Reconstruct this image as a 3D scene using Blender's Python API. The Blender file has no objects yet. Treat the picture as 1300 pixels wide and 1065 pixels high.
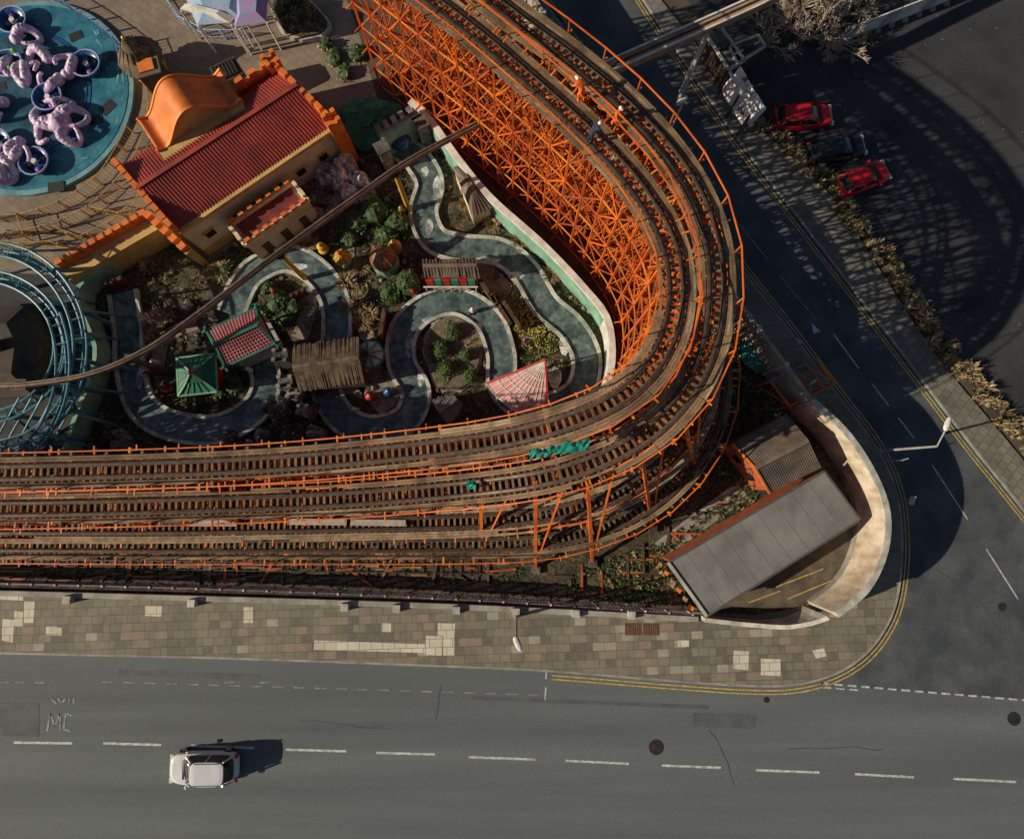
import bpy, math, random
from mathutils import Vector, Matrix
R=random.Random(7)
# ---------------------------------------------------------------- survey helper
# drone at 49 m, looking almost straight down; every point is placed in metres from a
# measured bearing and its real height above ground.
F=866.7; H=49.0; TH=math.radians(8)
CT,ST=math.cos(TH),math.sin(TH)
def P(u,v,h=0.0):
    a=(u-650)/F; b=(487.5-v)/F
    d=Vector((a,b*CT+ST,b*ST-CT)); t=(H-h)/(-d.z)
    return Vector((0,0,H))+d*t
def PL(pts,h=0.0): return [P(p[0],p[1],p[2] if len(p)>2 else h) for p in pts]
Z=Vector((0,0,1))
# ---------------------------------------------------------------- materials
MATS={}
def M(name,c1,c2=None,scale=2.,rough=.8,bump=0.,metal=0.,stretch=(1,1,1),grain=.15,gscale=25.,lo=.38,hi=.62):
    if name in MATS: return MATS[name]
    m=bpy.data.materials.new(name); m.use_nodes=True; nt=m.node_tree; N=nt.nodes; L=nt.links
    b=N['Principled BSDF']; b.inputs['Roughness'].default_value=rough; b.inputs['Metallic'].default_value=metal
    if c2 is None: c2=tuple(x*.7 for x in c1)
    g=N.new('ShaderNodeNewGeometry'); mp=N.new('ShaderNodeMapping'); mp.inputs['Scale'].default_value=stretch
    L.new(g.outputs['Position'],mp.inputs['Vector'])
    n=N.new('ShaderNodeTexNoise'); n.inputs['Scale'].default_value=scale; n.inputs['Detail'].default_value=7; n.inputs['Roughness'].default_value=.6
    L.new(mp.outputs[0],n.inputs['Vector'])
    r=N.new('ShaderNodeValToRGB'); r.color_ramp.elements[0].position=lo; r.color_ramp.elements[1].position=hi
    r.color_ramp.elements[0].color=(*c1,1); r.color_ramp.elements[1].color=(*c2,1)
    L.new(n.outputs['Fac'],r.inputs['Fac'])
    n2=N.new('ShaderNodeTexNoise'); n2.inputs['Scale'].default_value=gscale; n2.inputs['Detail'].default_value=3
    L.new(g.outputs['Position'],n2.inputs['Vector'])
    mr=N.new('ShaderNodeMapRange'); mr.inputs[1].default_value=.3; mr.inputs[2].default_value=.7; mr.inputs[3].default_value=1-grain*2; mr.inputs[4].default_value=1+grain*2
    L.new(n2.outputs['Fac'],mr.inputs[0])
    mx=N.new('ShaderNodeVectorMath'); mx.operation='SCALE'
    L.new(r.outputs['Color'],mx.inputs[0]); L.new(mr.outputs[0],mx.inputs['Scale'])
    L.new(mx.outputs[0],b.inputs['Base Color'])
    if bump:
        bp=N.new('ShaderNodeBump'); bp.inputs['Strength'].default_value=bump; bp.inputs['Distance'].default_value=.1
        L.new(n2.outputs['Fac'],bp.inputs['Height']); L.new(bp.outputs[0],b.inputs['Normal'])
    MATS[name]=m; return m
def brickmat(name,c1,c2,mortar,w,h,rot=0.,dirt=.5,msize=.015):
    m=bpy.data.materials.new(name); m.use_nodes=True; nt=m.node_tree; N=nt.nodes; L=nt.links
    b=N['Principled BSDF']; b.inputs['Roughness'].default_value=.85
    g=N.new('ShaderNodeNewGeometry'); mp=N.new('ShaderNodeMapping'); mp.inputs['Rotation'].default_value=(0,0,rot)
    L.new(g.outputs['Position'],mp.inputs['Vector'])
    t=N.new('ShaderNodeTexBrick'); t.inputs['Scale'].default_value=1; t.inputs['Brick Width'].default_value=w; t.inputs['Row Height'].default_value=h
    t.inputs['Mortar Size'].default_value=msize; t.inputs['Color1'].default_value=(*c1,1); t.inputs['Color2'].default_value=(*c2,1); t.inputs['Mortar'].default_value=(*mortar,1)
    L.new(mp.outputs[0],t.inputs['Vector'])
    n=N.new('ShaderNodeTexNoise'); n.inputs['Scale'].default_value=.5; n.inputs['Detail'].default_value=9; n.inputs['Roughness'].default_value=.7; L.new(g.outputs['Position'],n.inputs['Vector'])
    mr=N.new('ShaderNodeMapRange'); mr.inputs[1].default_value=.3; mr.inputs[2].default_value=.7; mr.inputs[3].default_value=1-dirt; mr.inputs[4].default_value=1.2
    L.new(n.outputs['Fac'],mr.inputs[0])
    mx=N.new('ShaderNodeVectorMath'); mx.operation='SCALE'; L.new(t.outputs['Color'],mx.inputs[0]); L.new(mr.outputs[0],mx.inputs['Scale'])
    L.new(mx.outputs[0],b.inputs['Base Color']); return m
mOrange=M('orange_paint',(.78,.165,.018),(.48,.08,.012),.5,.52,grain=.15)
mGoldO=M('orange_paint_faded',(.84,.28,.04),(.55,.13,.02),.5,.52,grain=.18)
mOrangeD=M('orange_paint_worn',(.46,.09,.014),(.19,.04,.011),.9,.7,grain=.2)
mWood=M('weathered_timber',(.26,.165,.09),(.1,.06,.033),.7,.85,grain=.3)
mWoodL=M('pale_timber',(.36,.26,.16),(.19,.12,.07),1.5,.85,grain=.25)
mWoodD=M('dark_timber',(.09,.055,.033),(.04,.025,.016),1.5,.85,grain=.25)
mSteel=M('rail_steel',(.12,.09,.075),(.06,.04,.03),3,.45,metal=.6)
mDark=M('dark_metal',(.02,.02,.022),(.03,.028,.028),3,.5)
mWhite=M('white_paint',(.74,.72,.67),(.5,.48,.43),1.2,.6,grain=.08)
mCream=M('cream_render',(.72,.58,.4),(.55,.43,.28),.9,.8,grain=.12)
mCream2=M('ochre_render',(.58,.38,.13),(.42,.27,.09),.9,.8,grain=.12)
mMint=M('mint_render',(.25,.45,.33),(.14,.28,.2),.8,.75,grain=.15)
mCastle=M('castle_orange',(.72,.2,.03),(.52,.12,.018),.8,.6,grain=.1)
mRedRoof=M('red_roof_sheet',(.36,.05,.03),(.22,.03,.022),.5,.65,grain=.12)
mRedD=M('dark_red_paint',(.22,.03,.02),(.12,.016,.012),1,.6)
mGrey=M('grey_roof_felt',(.23,.215,.2),(.15,.14,.132),.45,.85,grain=.1,bump=.15)
mTile=M('brown_roof_sheet',(.19,.145,.11),(.11,.08,.062),1,.8,grain=.15)
mBrick=M('red_brick',(.42,.1,.03),(.26,.06,.025),2,.85,grain=.25)
mConc=M('concrete',(.34,.32,.28),(.2,.19,.165),.8,.85,grain=.15)
mConcL=M('pale_concrete',(.52,.5,.44),(.3,.29,.25),1.2,.85,grain=.15)
mRock=M('rockwork',(.3,.28,.25),(.1,.09,.08),1.2,.9,grain=.3,bump=.6,gscale=8)
mRockD=M('dark_rockwork',(.13,.12,.11),(.04,.037,.033),1.2,.9,grain=.3,bump=.6,gscale=8)
mRockW=M('white_rockwork',(.66,.64,.63),(.26,.255,.27),1.3,.85,grain=.3,bump=.8,gscale=5)
mGlass=M('dark_glass',(.012,.014,.018),(.02,.022,.026),2,.08,grain=.02)
mTyre=M('rubber',(.015,.015,.015),None,3,.9)
mRedCar=M('red_car_paint',(.5,.012,.02),(.42,.01,.015),1,.18,grain=.02)
mBlkCar=M('black_car_paint',(.014,.018,.028),(.02,.024,.034),1,.15,grain=.02)
mWhtCar=M('white_car_paint',(.62,.63,.64),(.55,.56,.57),1,.2,grain=.02)
mChrome=M('lamp_metal',(.55,.55,.55),(.4,.4,.4),2,.35,metal=.4)
mBlue=M('pool_blue',(.012,.10,.17),(.05,.21,.27),.7,.4,grain=.15)
mBlueD=M('deep_blue',(.01,.05,.17),(.015,.1,.26),1.2,.3)
mCyan=M('cyan_steel',(.04,.14,.19),(.08,.24,.31),.8,.45)
mPink=M('lilac_swirl',(.72,.6,.7),(.4,.24,.46),1.8,.5,grain=.15,gscale=6)
mPurple=M('purple_paint',(.22,.06,.34),(.12,.04,.22),1,.5)
mYel=M('yellow_paint',(.6,.36,.02),(.45,.26,.03),1,.6)
mFenceY=M('fence_yellow',(.5,.3,.07),(.35,.2,.05),1,.6)
mRed=M('red_paint',(.5,.02,.015),(.35,.02,.015),1,.5)
mGreenP=M('green_paint',(.02,.17,.1),(.015,.085,.06),1,.5)
mTeal=M('teal_tarpaulin',(.02,.32,.23),(.012,.15,.12),2,.5,bump=.4,gscale=4)
mPinkRoof=M('pink_roof',(.62,.33,.32),(.5,.2,.2),1,.6)
mThatch=M('thatch',(.17,.125,.08),(.07,.05,.033),1.5,.95,grain=.4)
mBark=M('bark',(.34,.27,.21),(.2,.155,.12),3,.9,grain=.2)
mTwig=M('twigs',(.42,.34,.27),(.28,.22,.17),3)
mLeafD=M('leaf_dark',(.025,.055,.015),(.045,.085,.02),1.5,.7,grain=.3,gscale=4)
mLeafM=M('leaf_mid',(.06,.11,.02),(.1,.15,.03),1.5,.7,grain=.3,gscale=4)
mLeafY=M('leaf_yellow',(.26,.24,.04),(.16,.15,.03),1.5,.8,grain=.3,gscale=4)
mDry=M('dry_grass',(.34,.25,.13),(.18,.125,.065),1.5,.9,grain=.3,gscale=5)
mGold=M('gilded',(.5,.33,.08),(.35,.2,.05),2,.4,metal=.3)
mSkin=M('skin',(.45,.27,.19),(.4,.24,.17),3,.6,grain=.03)
mHiVis=M('hi_vis_orange',(.9,.16,.02),(.8,.12,.015),3,.7,grain=.05)
mNavy=M('navy_cloth',(.02,.025,.05),(.03,.035,.06),3,.9)
mRoadPaint=M('road_paint_white',(.55,.55,.5),(.26,.26,.25),2.5,.7,grain=.2,gscale=12,lo=.4,hi=.7)
mRoadWorn=M('road_paint_worn',(.3,.3,.29),(.13,.13,.13),2.5,.8,grain=.2,gscale=12)
mRoadYel=M('road_paint_yellow',(.55,.38,.09),(.34,.24,.07),2.5,.7,grain=.2,gscale=12)
# ---------------------------------------------------------------- mesh builder
class MB:
    def __init__(s): s.v=[]; s.f=[]
    def add(s,vs,fs):
        o=len(s.v); s.v.extend([tuple(x) for x in vs]); s.f.extend([tuple(i+o for i in f) for f in fs])
    def face(s,vs): s.add(vs,[tuple(range(len(vs)))])
    def prism(s,poly,z0,z1,bottom=False):
        a=sum(poly[i].x*poly[(i+1)%len(poly)].y-poly[(i+1)%len(poly)].x*poly[i].y for i in range(len(poly)))
        if a<0: poly=poly[::-1]
        n=len(poly); vs=[(p.x,p.y,z0) for p in poly]+[(p.x,p.y,z1) for p in poly]
        fs=[(i,(i+1)%n,n+(i+1)%n,n+i) for i in range(n)]+[tuple(range(n,2*n))]
        if bottom: fs.append(tuple(range(n-1,-1,-1)))
        s.add(vs,fs)
    def sheet(s,poly,z):
        a=sum(poly[i].x*poly[(i+1)%len(poly)].y-poly[(i+1)%len(poly)].x*poly[i].y for i in range(len(poly)))
        if a<0: poly=poly[::-1]
        s.face([(p.x,p.y,z) for p in poly])
    def beam(s,a,b,w,h=None,up=Z):
        h=h or w; a=Vector(a); b=Vector(b); d=b-a
        if d.length<1e-5: return
        d.normalize()
        x=d.cross(up)
        if x.length<.05: x=d.cross(Vector((1,0,0)))
        x.normalize(); y=x.cross(d); x=x*w/2; y=y*h/2
        s.add([a-x-y,a+x-y,a+x+y,a-x+y,b-x-y,b+x-y,b+x+y,b-x+y],[(0,1,2,3),(7,6,5,4),(0,4,5,1),(1,5,6,2),(2,6,7,3),(3,7,4,0)])
    def box(s,c,sz,rot=0.):
        c=Vector(c); u=Vector((math.cos(rot),math.sin(rot),0))*sz[0]/2
        s.beam(c-u,c+u,sz[1],sz[2])
    def cyl(s,a,b,r0,r1=None,n=10,cap=True):
        r1=r0 if r1 is None else r1; a=Vector(a); b=Vector(b); d=(b-a).normalized()
        x=d.cross(Z)
        if x.length<.05: x=Vector((1,0,0))
        x.normalize(); y=d.cross(x)
        vs=[]
        for c,r in((a,r0),(b,r1)):
            for i in range(n):
                t=2*math.pi*i/n; vs.append(c+x*r*math.cos(t)+y*r*math.sin(t))
        fs=[(i,(i+1)%n,n+(i+1)%n,n+i) for i in range(n)]
        if cap: fs+= [tuple(range(n-1,-1,-1)),tuple(range(n,2*n))]
        s.add(vs,fs)
    def ball(s,c,rx,ry=None,rz=None,nu=14,nv=8,jit=0.):
        ry=ry or rx; rz=rz or rx; vs=[]
        for j in range(nv+1):
            ph=math.pi*j/nv
            for i in range(nu):
                t=2*math.pi*i/nu; k=1+R.uniform(-jit,jit)
                vs.append((c[0]+rx*k*math.sin(ph)*math.cos(t),c[1]+ry*k*math.sin(ph)*math.sin(t),c[2]-rz*k*math.cos(ph)))
        fs=[(j*nu+i,j*nu+(i+1)%nu,(j+1)*nu+(i+1)%nu,(j+1)*nu+i) for j in range(nv) for i in range(nu)]
        s.add(vs,fs)
    def loft(s,rings,cap0=False,cap1=True):
        n=len(rings[0]); vs=[p for r in rings for p in r]
        fs=[(j*n+i,j*n+(i+1)%n,(j+1)*n+(i+1)%n,(j+1)*n+i) for j in range(len(rings)-1) for i in range(n)]
        if cap1: fs.append(tuple((len(rings)-1)*n+i for i in range(n)))
        if cap0: fs.append(tuple(range(n-1,-1,-1)))
        s.add(vs,fs)
    def tube(s,path,r,n=8):
        for i in range(len(path)-1):
            r0=r[i] if isinstance(r,list) else r; r1=r[i+1] if isinstance(r,list) else r
            s.cyl(path[i],path[i+1],r0,r1,n,cap=False)
    def ribbon(s,path,w0,w1,z=None):
        nn=norms(path); vs=[]
        for p,q in zip(path,nn):
            a=p+q*w0; b=p+q*w1
            if z is not None: a.z=z; b.z=z
            vs+= [a,b]
        s.add(vs,[(2*i,2*i+1,2*i+3,2*i+2) if w0>w1 else (2*i+1,2*i,2*i+2,2*i+3) for i in range(len(path)-1)])
    def wallpath(s,path,w0,w1,z0,z1):
        nn=norms(path); n=len(path); vs=[]
        for i,(p,q) in enumerate(zip(path,nn)):
            a=p+q*w0; b=p+q*w1; zt=z1[i] if isinstance(z1,list) else z1
            vs+=[(a.x,a.y,z0),(a.x,a.y,zt),(b.x,b.y,zt),(b.x,b.y,z0)]
        fs=[]
        for i in range(n-1):
            k=4*i
            for j in range(3): fs.append((k+j,k+j+1,k+4+j+1,k+4+j))
        fs+=[(0,3,2,1),(4*n-4,4*n-3,4*n-2,4*n-1)]
        s.add(vs,fs)
    def wallpath2(s,path,w0,w1,z0,z1):
        nn=norms(path); n=len(path); vs=[]
        for p,q in zip(path,nn):
            a=p+q*w0; b=p+q*w1
            vs+=[(a.x,a.y,p.z+z0),(a.x,a.y,p.z+z1),(b.x,b.y,p.z+z1),(b.x,b.y,p.z+z0)]
        fs=[]
        for i in range(n-1):
            k=4*i
            for j in range(4): fs.append((k+j,k+(j+1)%4,k+4+(j+1)%4,k+4+j))
        s.add(vs,fs)
def norms(path):
    out=[]
    for i in range(len(path)):
        a=path[max(0,i-1)]; b=path[min(len(path)-1,i+1)]; d=(b-a); d.z=0; d.normalize(); out.append(Vector((-d.y,d.x,0)))
    return out
def cat(pts,step=1.0):
    q=[]; n=len(pts)
    for i in range(n-1):
        p0=pts[max(0,i-1)];p1=pts[i];p2=pts[i+1];p3=pts[min(n-1,i+2)]
        for k in range(24):
            t=k/24; q.append(.5*((2*p1)+(-p0+p2)*t+(2*p0-5*p1+4*p2-p3)*t*t+(-p0+3*p1-3*p2+p3)*t**3))
    q.append(pts[-1].copy())
    L=[0]
    for i in range(1,len(q)): L.append(L[-1]+(q[i]-q[i-1]).length)
    m=max(1,round(L[-1]/step)); out=[]; j=0
    for i in range(m+1):
        s=L[-1]*i/m
        while j<len(L)-2 and L[j+1]<s: j+=1
        t=(s-L[j])/max(1e-9,L[j+1]-L[j]); out.append(q[j].lerp(q[j+1],min(1,t)))
    return out
class Obj:
    def __init__(s,name): s.name=name; s.parts=[]
    def part(s,pn,mat,smooth=False):
        for p in s.parts:
            if p[0]==pn and p[1]==mat: return p[2]
        mb=MB(); s.parts.append((pn,mat,mb,smooth)); return mb
    def done(s):
        ps=[p for p in s.parts if p[2].v]
        if not ps: return
        allv=[v for p in ps for v in p[2].v]
        o=Vector(((min(v[0] for v in allv)+max(v[0] for v in allv))/2,(min(v[1] for v in allv)+max(v[1] for v in allv))/2,min(v[2] for v in allv)))
        single=len(ps)==1
        e=None
        if not single:
            e=bpy.data.objects.new(s.name,None); e.location=o; e.empty_display_size=.3; bpy.context.collection.objects.link(e)
        for pn,mat,mb,sm in ps:
            nm=s.name if single else pn
            me=bpy.data.meshes.new(nm); me.from_pydata([(v[0]-o.x,v[1]-o.y,v[2]-o.z) for v in mb.v],[],mb.f); me.materials.append(mat)
            if sm: me.shade_smooth()
            ob=bpy.data.objects.new(nm,me); bpy.context.collection.objects.link(ob)
            if single: ob.location=o; e=ob
            else: ob.parent=e
        return e
def inpoly(p,poly):
    c=False; n=len(poly)
    for i in range(n):
        a=poly[i]; b=poly[(i+1)%n]
        if (a.y>p.y)!=(b.y>p.y) and p.x<(b.x-a.x)*(p.y-a.y)/(b.y-a.y)+a.x: c=not c
    return c
def leaves(mb,c,r,n,ls,rz=None,up=.3,shell=.5):
    rz=rz or r
    for _ in range(n):
        d=Vector((R.gauss(0,1),R.gauss(0,1),R.gauss(0,1))).normalized()
        k=R.uniform(shell,1)**.5
        p=Vector((c[0]+d.x*r*k,c[1]+d.y*r*k,c[2]+abs(d.z)*rz*k if up>0 else c[2]+d.z*rz*k))
        nrm=(d+Vector((R.uniform(-1,1),R.uniform(-1,1),R.uniform(-.2,1)))*.8).normalized()
        x=nrm.orthogonal().normalized(); x.rotate(Matrix.Rotation(R.uniform(0,6.28),3,nrm)); y=nrm.cross(x)
        a=ls*R.uniform(.6,1.3); b=a*R.uniform(.4,.8)
        mb.face([p-x*a,p-y*b,p+x*a,p+y*b])
def tuft(mb,c,r,n,h,w=.03):
    for _ in range(n):
        t=R.uniform(0,6.28); d=Vector((math.cos(t),math.sin(t),0)); k=R.uniform(.2,1)*r
        b=Vector(c)+d*R.uniform(0,.25)*r; tip=b+d*k+Z*h*R.uniform(.5,1); s=Vector((-d.y,d.x,0))*w
        mid=b.lerp(tip,.55)+Z*h*.15
        mb.add([b-s,b+s,mid+s*1.2,mid-s*1.2,tip],[(0,1,2,3),(3,2,4)])
def bush(name,u,v,r,h=None,mats=(),n=260,ls=.12,tight=False):
    o=Obj(name); c=P(u,v,0); hh=h or r
    mats=list(mats) or [mLeafD,mLeafM]
    core=o.part('core',mLeafD); core.ball((c.x,c.y,hh*.35),r*.8,r*.8,hh*.6,10,6,.12)
    for i,m in enumerate(mats):
        k=o.part('foliage_%d'%i,m)
        if tight: leaves(k,(c.x,c.y,hh*.3),r,n//len(mats),ls,hh*.75,shell=.8); continue
        for j in range(5):
            t=R.uniform(0,6.28); q=R.uniform(0,.5)*r
            leaves(k,(c.x+math.cos(t)*q,c.y+math.sin(t)*q,hh*.15),r*R.uniform(.55,.85),n//(5*len(mats)),ls,hh*R.uniform(.7,1))
    o.done()
# ================================================================= GROUND
def sheetobj(name,pts,z,mat,h=0.):
    o=Obj(name); o.part(name,mat).sheet(PL(pts,h),z); return o.done()
mGround=M('earth_ground',(.09,.07,.05),(.05,.042,.032),.3,.95,grain=.3)
o=Obj('ground'); o.part('g',mGround).sheet([Vector((-400,-400,0)),Vector((400,-400,0)),Vector((400,400,0)),Vector((-400,400,0))],0.0); o.done()
mAsph=M('asphalt_main',(.135,.15,.155),(.085,.096,.101),.25,.85,bump=.15,stretch=(.1,1.6,1),grain=.14,gscale=16,lo=.3,hi=.68)
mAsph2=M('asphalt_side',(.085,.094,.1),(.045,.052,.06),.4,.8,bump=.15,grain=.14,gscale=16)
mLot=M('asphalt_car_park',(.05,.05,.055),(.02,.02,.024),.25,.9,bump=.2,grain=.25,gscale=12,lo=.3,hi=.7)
mYard=M('yard_soil',(.085,.065,.038),(.028,.024,.015),.6,.95,bump=.5,grain=.4,gscale=5)
mGarden=M('garden_soil',(.12,.085,.05),(.032,.034,.018),.9,.95,bump=.5,grain=.4,gscale=5,lo=.35,hi=.6)
mPlaza=brickmat('plaza_paving',(.25,.19,.14),(.21,.16,.12),(.12,.09,.07),.9,.6,.6,.35)
mSlab=brickmat('paving_slabs',(.22,.195,.14),(.18,.16,.12),(.1,.09,.07),.8,.56,-.03,.32,.02)
mSlab2=brickmat('side_paving_slabs',(.2,.18,.15),(.14,.13,.11),(.07,.06,.05),.6,.6,-.9,.35,.02)
mSlabP=brickmat('pale_paving_slabs',(.58,.54,.43),(.5,.46,.36),(.2,.18,.14),.8,.56,-.03,.15,.02)
KL=[(-700,818),(-150,822),(0,827),(300,834),(600,845),(700,850),(850,862),(950,868.5),(1010,867),(1060,853),(1100,826),(1128,785),(1140,740),(1143,685),(1136,625),(1110,567),(1060,500),(1000,420),(930,330),(860,235),(780,130),(690,5),(560,-180)]
KR=[(1900,1420),(1500,905),(1300,650),(1230,563),(1110,405),(1000,262),(930,170),(860,68),(815,0),(700,-180)]
sheetobj('main_road',[(-900,800),(1900,880),(1900,1400),(-900,1400)],.012,mAsph)
kl=cat(PL(KL),.5)
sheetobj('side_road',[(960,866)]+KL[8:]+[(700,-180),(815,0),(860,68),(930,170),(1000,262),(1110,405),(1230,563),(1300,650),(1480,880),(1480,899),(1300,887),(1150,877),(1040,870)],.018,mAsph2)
sheetobj('yard_ground',[(-700,590),(90,585),(700,560),(800,500),(800,400),(560,120),(430,-180),(650,-180),(930,330),(1120,640),(1060,790),(870,775),(-700,750)],.004,mYard)
GARD=[(108,350),(200,292),(265,330),(400,255),(440,190),(470,150),(545,150),(585,215),(640,262),(720,342),(768,402),(775,460),(756,508),(700,536),(600,552),(480,566),(300,577),(82,578),(118,480),(128,430),(104,372)]
sheetobj('garden_ground',GARD,.008,mGarden)
sheetobj('plaza_ground',[(-500,-300),(330,-300),(455,40),(480,130),(440,195),(265,335),(200,296),(100,352),(-500,330)],.006,mPlaza)
sheetobj('ride_yard_ground',[(-500,326),(98,350),(126,430),(82,578),(-500,584)],.009,M('wet_black_ground',(.03,.028,.028),(.015,.015,.018),.6,.8))
sheetobj('car_park_ground',[(700,-400),(760,-180),(885,20),(960,150),(1060,240),(1130,345),(1200,450),(1300,565),(1700,1050),(2600,900),(2400,-400)],.01,mLot)
pv=Obj('pavement')
inner=[(560,-180),(655,0),(745,135),(820,240),(880,330),(930,400),(980,470),(1015,520),(1050,565),(1085,640),(1080,690),(1062,740),(1020,770),(960,780),(880,776),(700,770),(500,766),(300,760),(0,752),(-700,744)]
pv.part('slabs',mSlab).prism(kl+PL(inner),.0,.13)
pv.part('kerb',mConc).wallpath(kl,-.13,.02,0,.145)
g=pv.part('pale_slabs',mSlabP); g5=pv.part('pink_slabs',M('pink_slab',(.26,.2,.15),(.22,.17,.13),2)); g6=pv.part('dark_slabs',M('dark_slab',(.15,.132,.105),(.12,.105,.085),2)); g7=pv.part('light_slabs',M('light_slab',(.34,.31,.24),(.28,.255,.2),2))
def q4(mb,pts,z): mb.sheet(PL(pts),z)
for s in [[(400,812),(540,817),(540,828),(399,824)],[(541,806),(562,807),(561,832),(541,830)],[(556,790),(578,791),(577,806),(556,806)],[(563,806),(577,806),(577,832),(563,831)],[(5,785),(20,786),(18,815),(4,812)],[(20,775),(31,776),(31,795),(20,794)],[(32,762),(46,763),(44,790),(32,790)],[(185,768),(207,769),(206,782),(185,781)],[(310,770),(322,770),(322,790),(310,790)],[(485,790),(497,790),(497,802),(485,802)],[(965,835),(990,836),(990,857),(965,856)],[(1030,825),(1045,822),(1048,832),(1035,835)],[(860,812),(874,812),(874,820),(860,820)],[(930,825),(950,826),(949,850),(930,848)],[(60,795),(80,796),(80,806),(60,805)],[(0,755),(31,756),(31,762),(0,760)]]: q4(g,s,.134)
# single odd slabs laid exactly on the 0.8 x 0.56 m grid (same rotation as the courses)
cr,sr=math.cos(-.03),math.sin(-.03); pvpoly=kl+PL(inner); seen=set()
for _ in range(440):
    i=R.randint(-50,36); j=R.randint(-26,-17)
    if (i,j) in seen: continue
    seen.add((i,j))
    x=(i+(.5 if j%2 else 0))*.8; yy=j*.56; c4=[(x+.02,yy+.02),(x+.78,yy+.02),(x+.78,yy+.54),(x+.02,yy+.54)]
    q=[Vector((cr*a+sr*b,-sr*a+cr*b,0)) for a,b in c4]
    if all(inpoly(p,pvpoly) for p in q): [g7,g5,g5,g6,g6,g6][_%6].sheet(q,.132)
pv.done()
pr=Obj('pavement')
hedgebase=[(700,-180),(790,-60),(885,60),(950,150),(1050,245),(1120,350),(1190,455),(1290,575),(1560,900),(1900,1300)]
hb=cat(PL(hedgebase),1.); krr=cat(PL(KR[::-1]),.8)
pr.part('slabs',mSlab2).prism(krr+hb[::-1],0,.13)
pr.part('kerb',mConc).wallpath(krr,-.02,.13,0,.145) ; pr.done()
mk=Obj('road_marking'); w=mk.part('white',mRoadPaint); y=mk.part('yellow',mRoadYel); wo=mk.part('worn',mRoadWorn)
def line(mb,a,b,wd,z=.026):
    a=P(*a); b=P(*b); mb.ribbon([a,b],wd/2,-wd/2,z)
for s in [(18,942,92,943),(131,943,205,945),(243,946,323,949),(363,951,440,953),(478,955,552,957),(595,960.5,680,963.5),(718,965,798,969),(840,971,915,974),(960,977,1040,980),(-100,940,-25,941),(1085,982,1160,986),(1210,988,1290,992)]:
    line(w,s[:2],s[2:],.15)
u=130
while u<690:
    line(wo,(u,865+(u-130)*.03),(u+14,865.4+(u-130)*.03),.08); u+=27
line(w,(694,849),(693,862),.1); line(w,(693,872),(692,888),.1)
for u in(0,20,45,285,330): line(wo,(u,866),(u+12,866),.08)
st=P(697,850).x; pts=[]; on=False
for p in kl:
    if p.x>st: on=True
    if on: pts.append(p)
for off in(.32,.56): y.ribbon(pts,-off,-off-.09,.026)
y.ribbon(krr,-.22,-.31,.026) ; y.ribbon(krr,-.44,-.53,.026)
u=1042
while u<1330:
    v=867+(u-1042)*.083; line(w,(u,v),(u+11,v+.9),.12)
    if u<1090: line(w,(u+2,v+5),(u+13,v+5.9),.1)
    u+=17
for s in [(1058,424,1090,468),(1106,486,1128,515),(1140,530,1160,556),(1183,590,1228,659),(1252,697,1292,760)]: line(w,s[:2],s[2:],.1)
for s in [(700,10,745,70),(860,180,905,240),(930,275,975,330),(990,350,1035,405)]: line(wo,s[:2],s[2:],.08)
for s in [(1030,410,1042,421),(1005,424,1018,435)]:
    a=P(*s[:2]);b=P(*s[2:]);w.face([(a.x,a.y,.026),(a.x+.1,a.y-.8,.026),(b.x,b.y,.026)])
for s in [(1148,503,1180,490)]: line(wo,s[:2],s[2:],.1)
for s in [(60,928,64,905),(64,905,70,922),(70,922,76,905),(76,905,77,928),(84,905,92,908),(84,905,81,925),(81,925,90,928),(65,886,72,893),(74,886,78,893),(78,893,84,886),(88,886,88,893),(94,886,94,893)]: line(wo,s[:2],s[2:],.13,.027)
mk.done()
tp=Obj('road_repair_patch'); g=tp.part('patch',M('asphalt_patch',(.1,.11,.114),(.075,.082,.086),.8,.85,grain=.15)); ck=tp.part('crack_sealant',M('bitumen',(.05,.05,.05),(.07,.07,.07),3,.6))
for s in [[(150,850),(330,856),(330,863),(150,857)],[(560,882),(900,895),(900,900),(560,886)],[(880,905),(960,907),(958,925),(880,922)],[(-50,890),(50,892),(50,935),(-50,932)]]: g.sheet(PL(s),.0205)
rc=random.Random(4)
for (u,v,du,dv,n) in[(560,868,-1,9,8),(1180,720,8,10,14),(900,925,5,9,8),(1000,950,12,.8,12),(380,915,8,.8,14)]:
    pts=[]
    for i in range(n): pts.append(P(u,v)); u+=du*rc.uniform(.4,1.6); v+=dv*rc.uniform(.2,1.6)+rc.uniform(-1.6,1.6)
    ck.ribbon(pts,.018,-.018,.0235)
tp.done()
for (u,v,r) in[(833,948,.5),(1287,912,.45),(1272,770,.3),(370,834,.2),(973,888,.2)]:
    o=Obj('manhole_cover'); c=P(u,v); g=o.part('frame',mDark); g.cyl((c.x,c.y,.0),(c.x,c.y,.03),r*1.0,r,20)
    g=o.part('lid',mSteel); g.cyl((c.x,c.y,.03),(c.x,c.y,.036),r*.78,r*.78,20)
    for k in range(-2,3): o.part('ribs',mDark).box((c.x,c.y+k*r*.25,.04),(r*1.1,.03,.01))
    o.done()
for u in(803,826):
    o=Obj('utility_cover'); c=P(u,798); o.part('plate',M('rust_plate',(.2,.09,.04),(.12,.06,.03),4)).box((c.x,c.y,.14),(1.1,.8,.03))
    for k in range(-3,4): o.part('ribs',mSteel).box((c.x+k*.15,c.y,.16),(.03,.74,.012))
    o.done()
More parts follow.
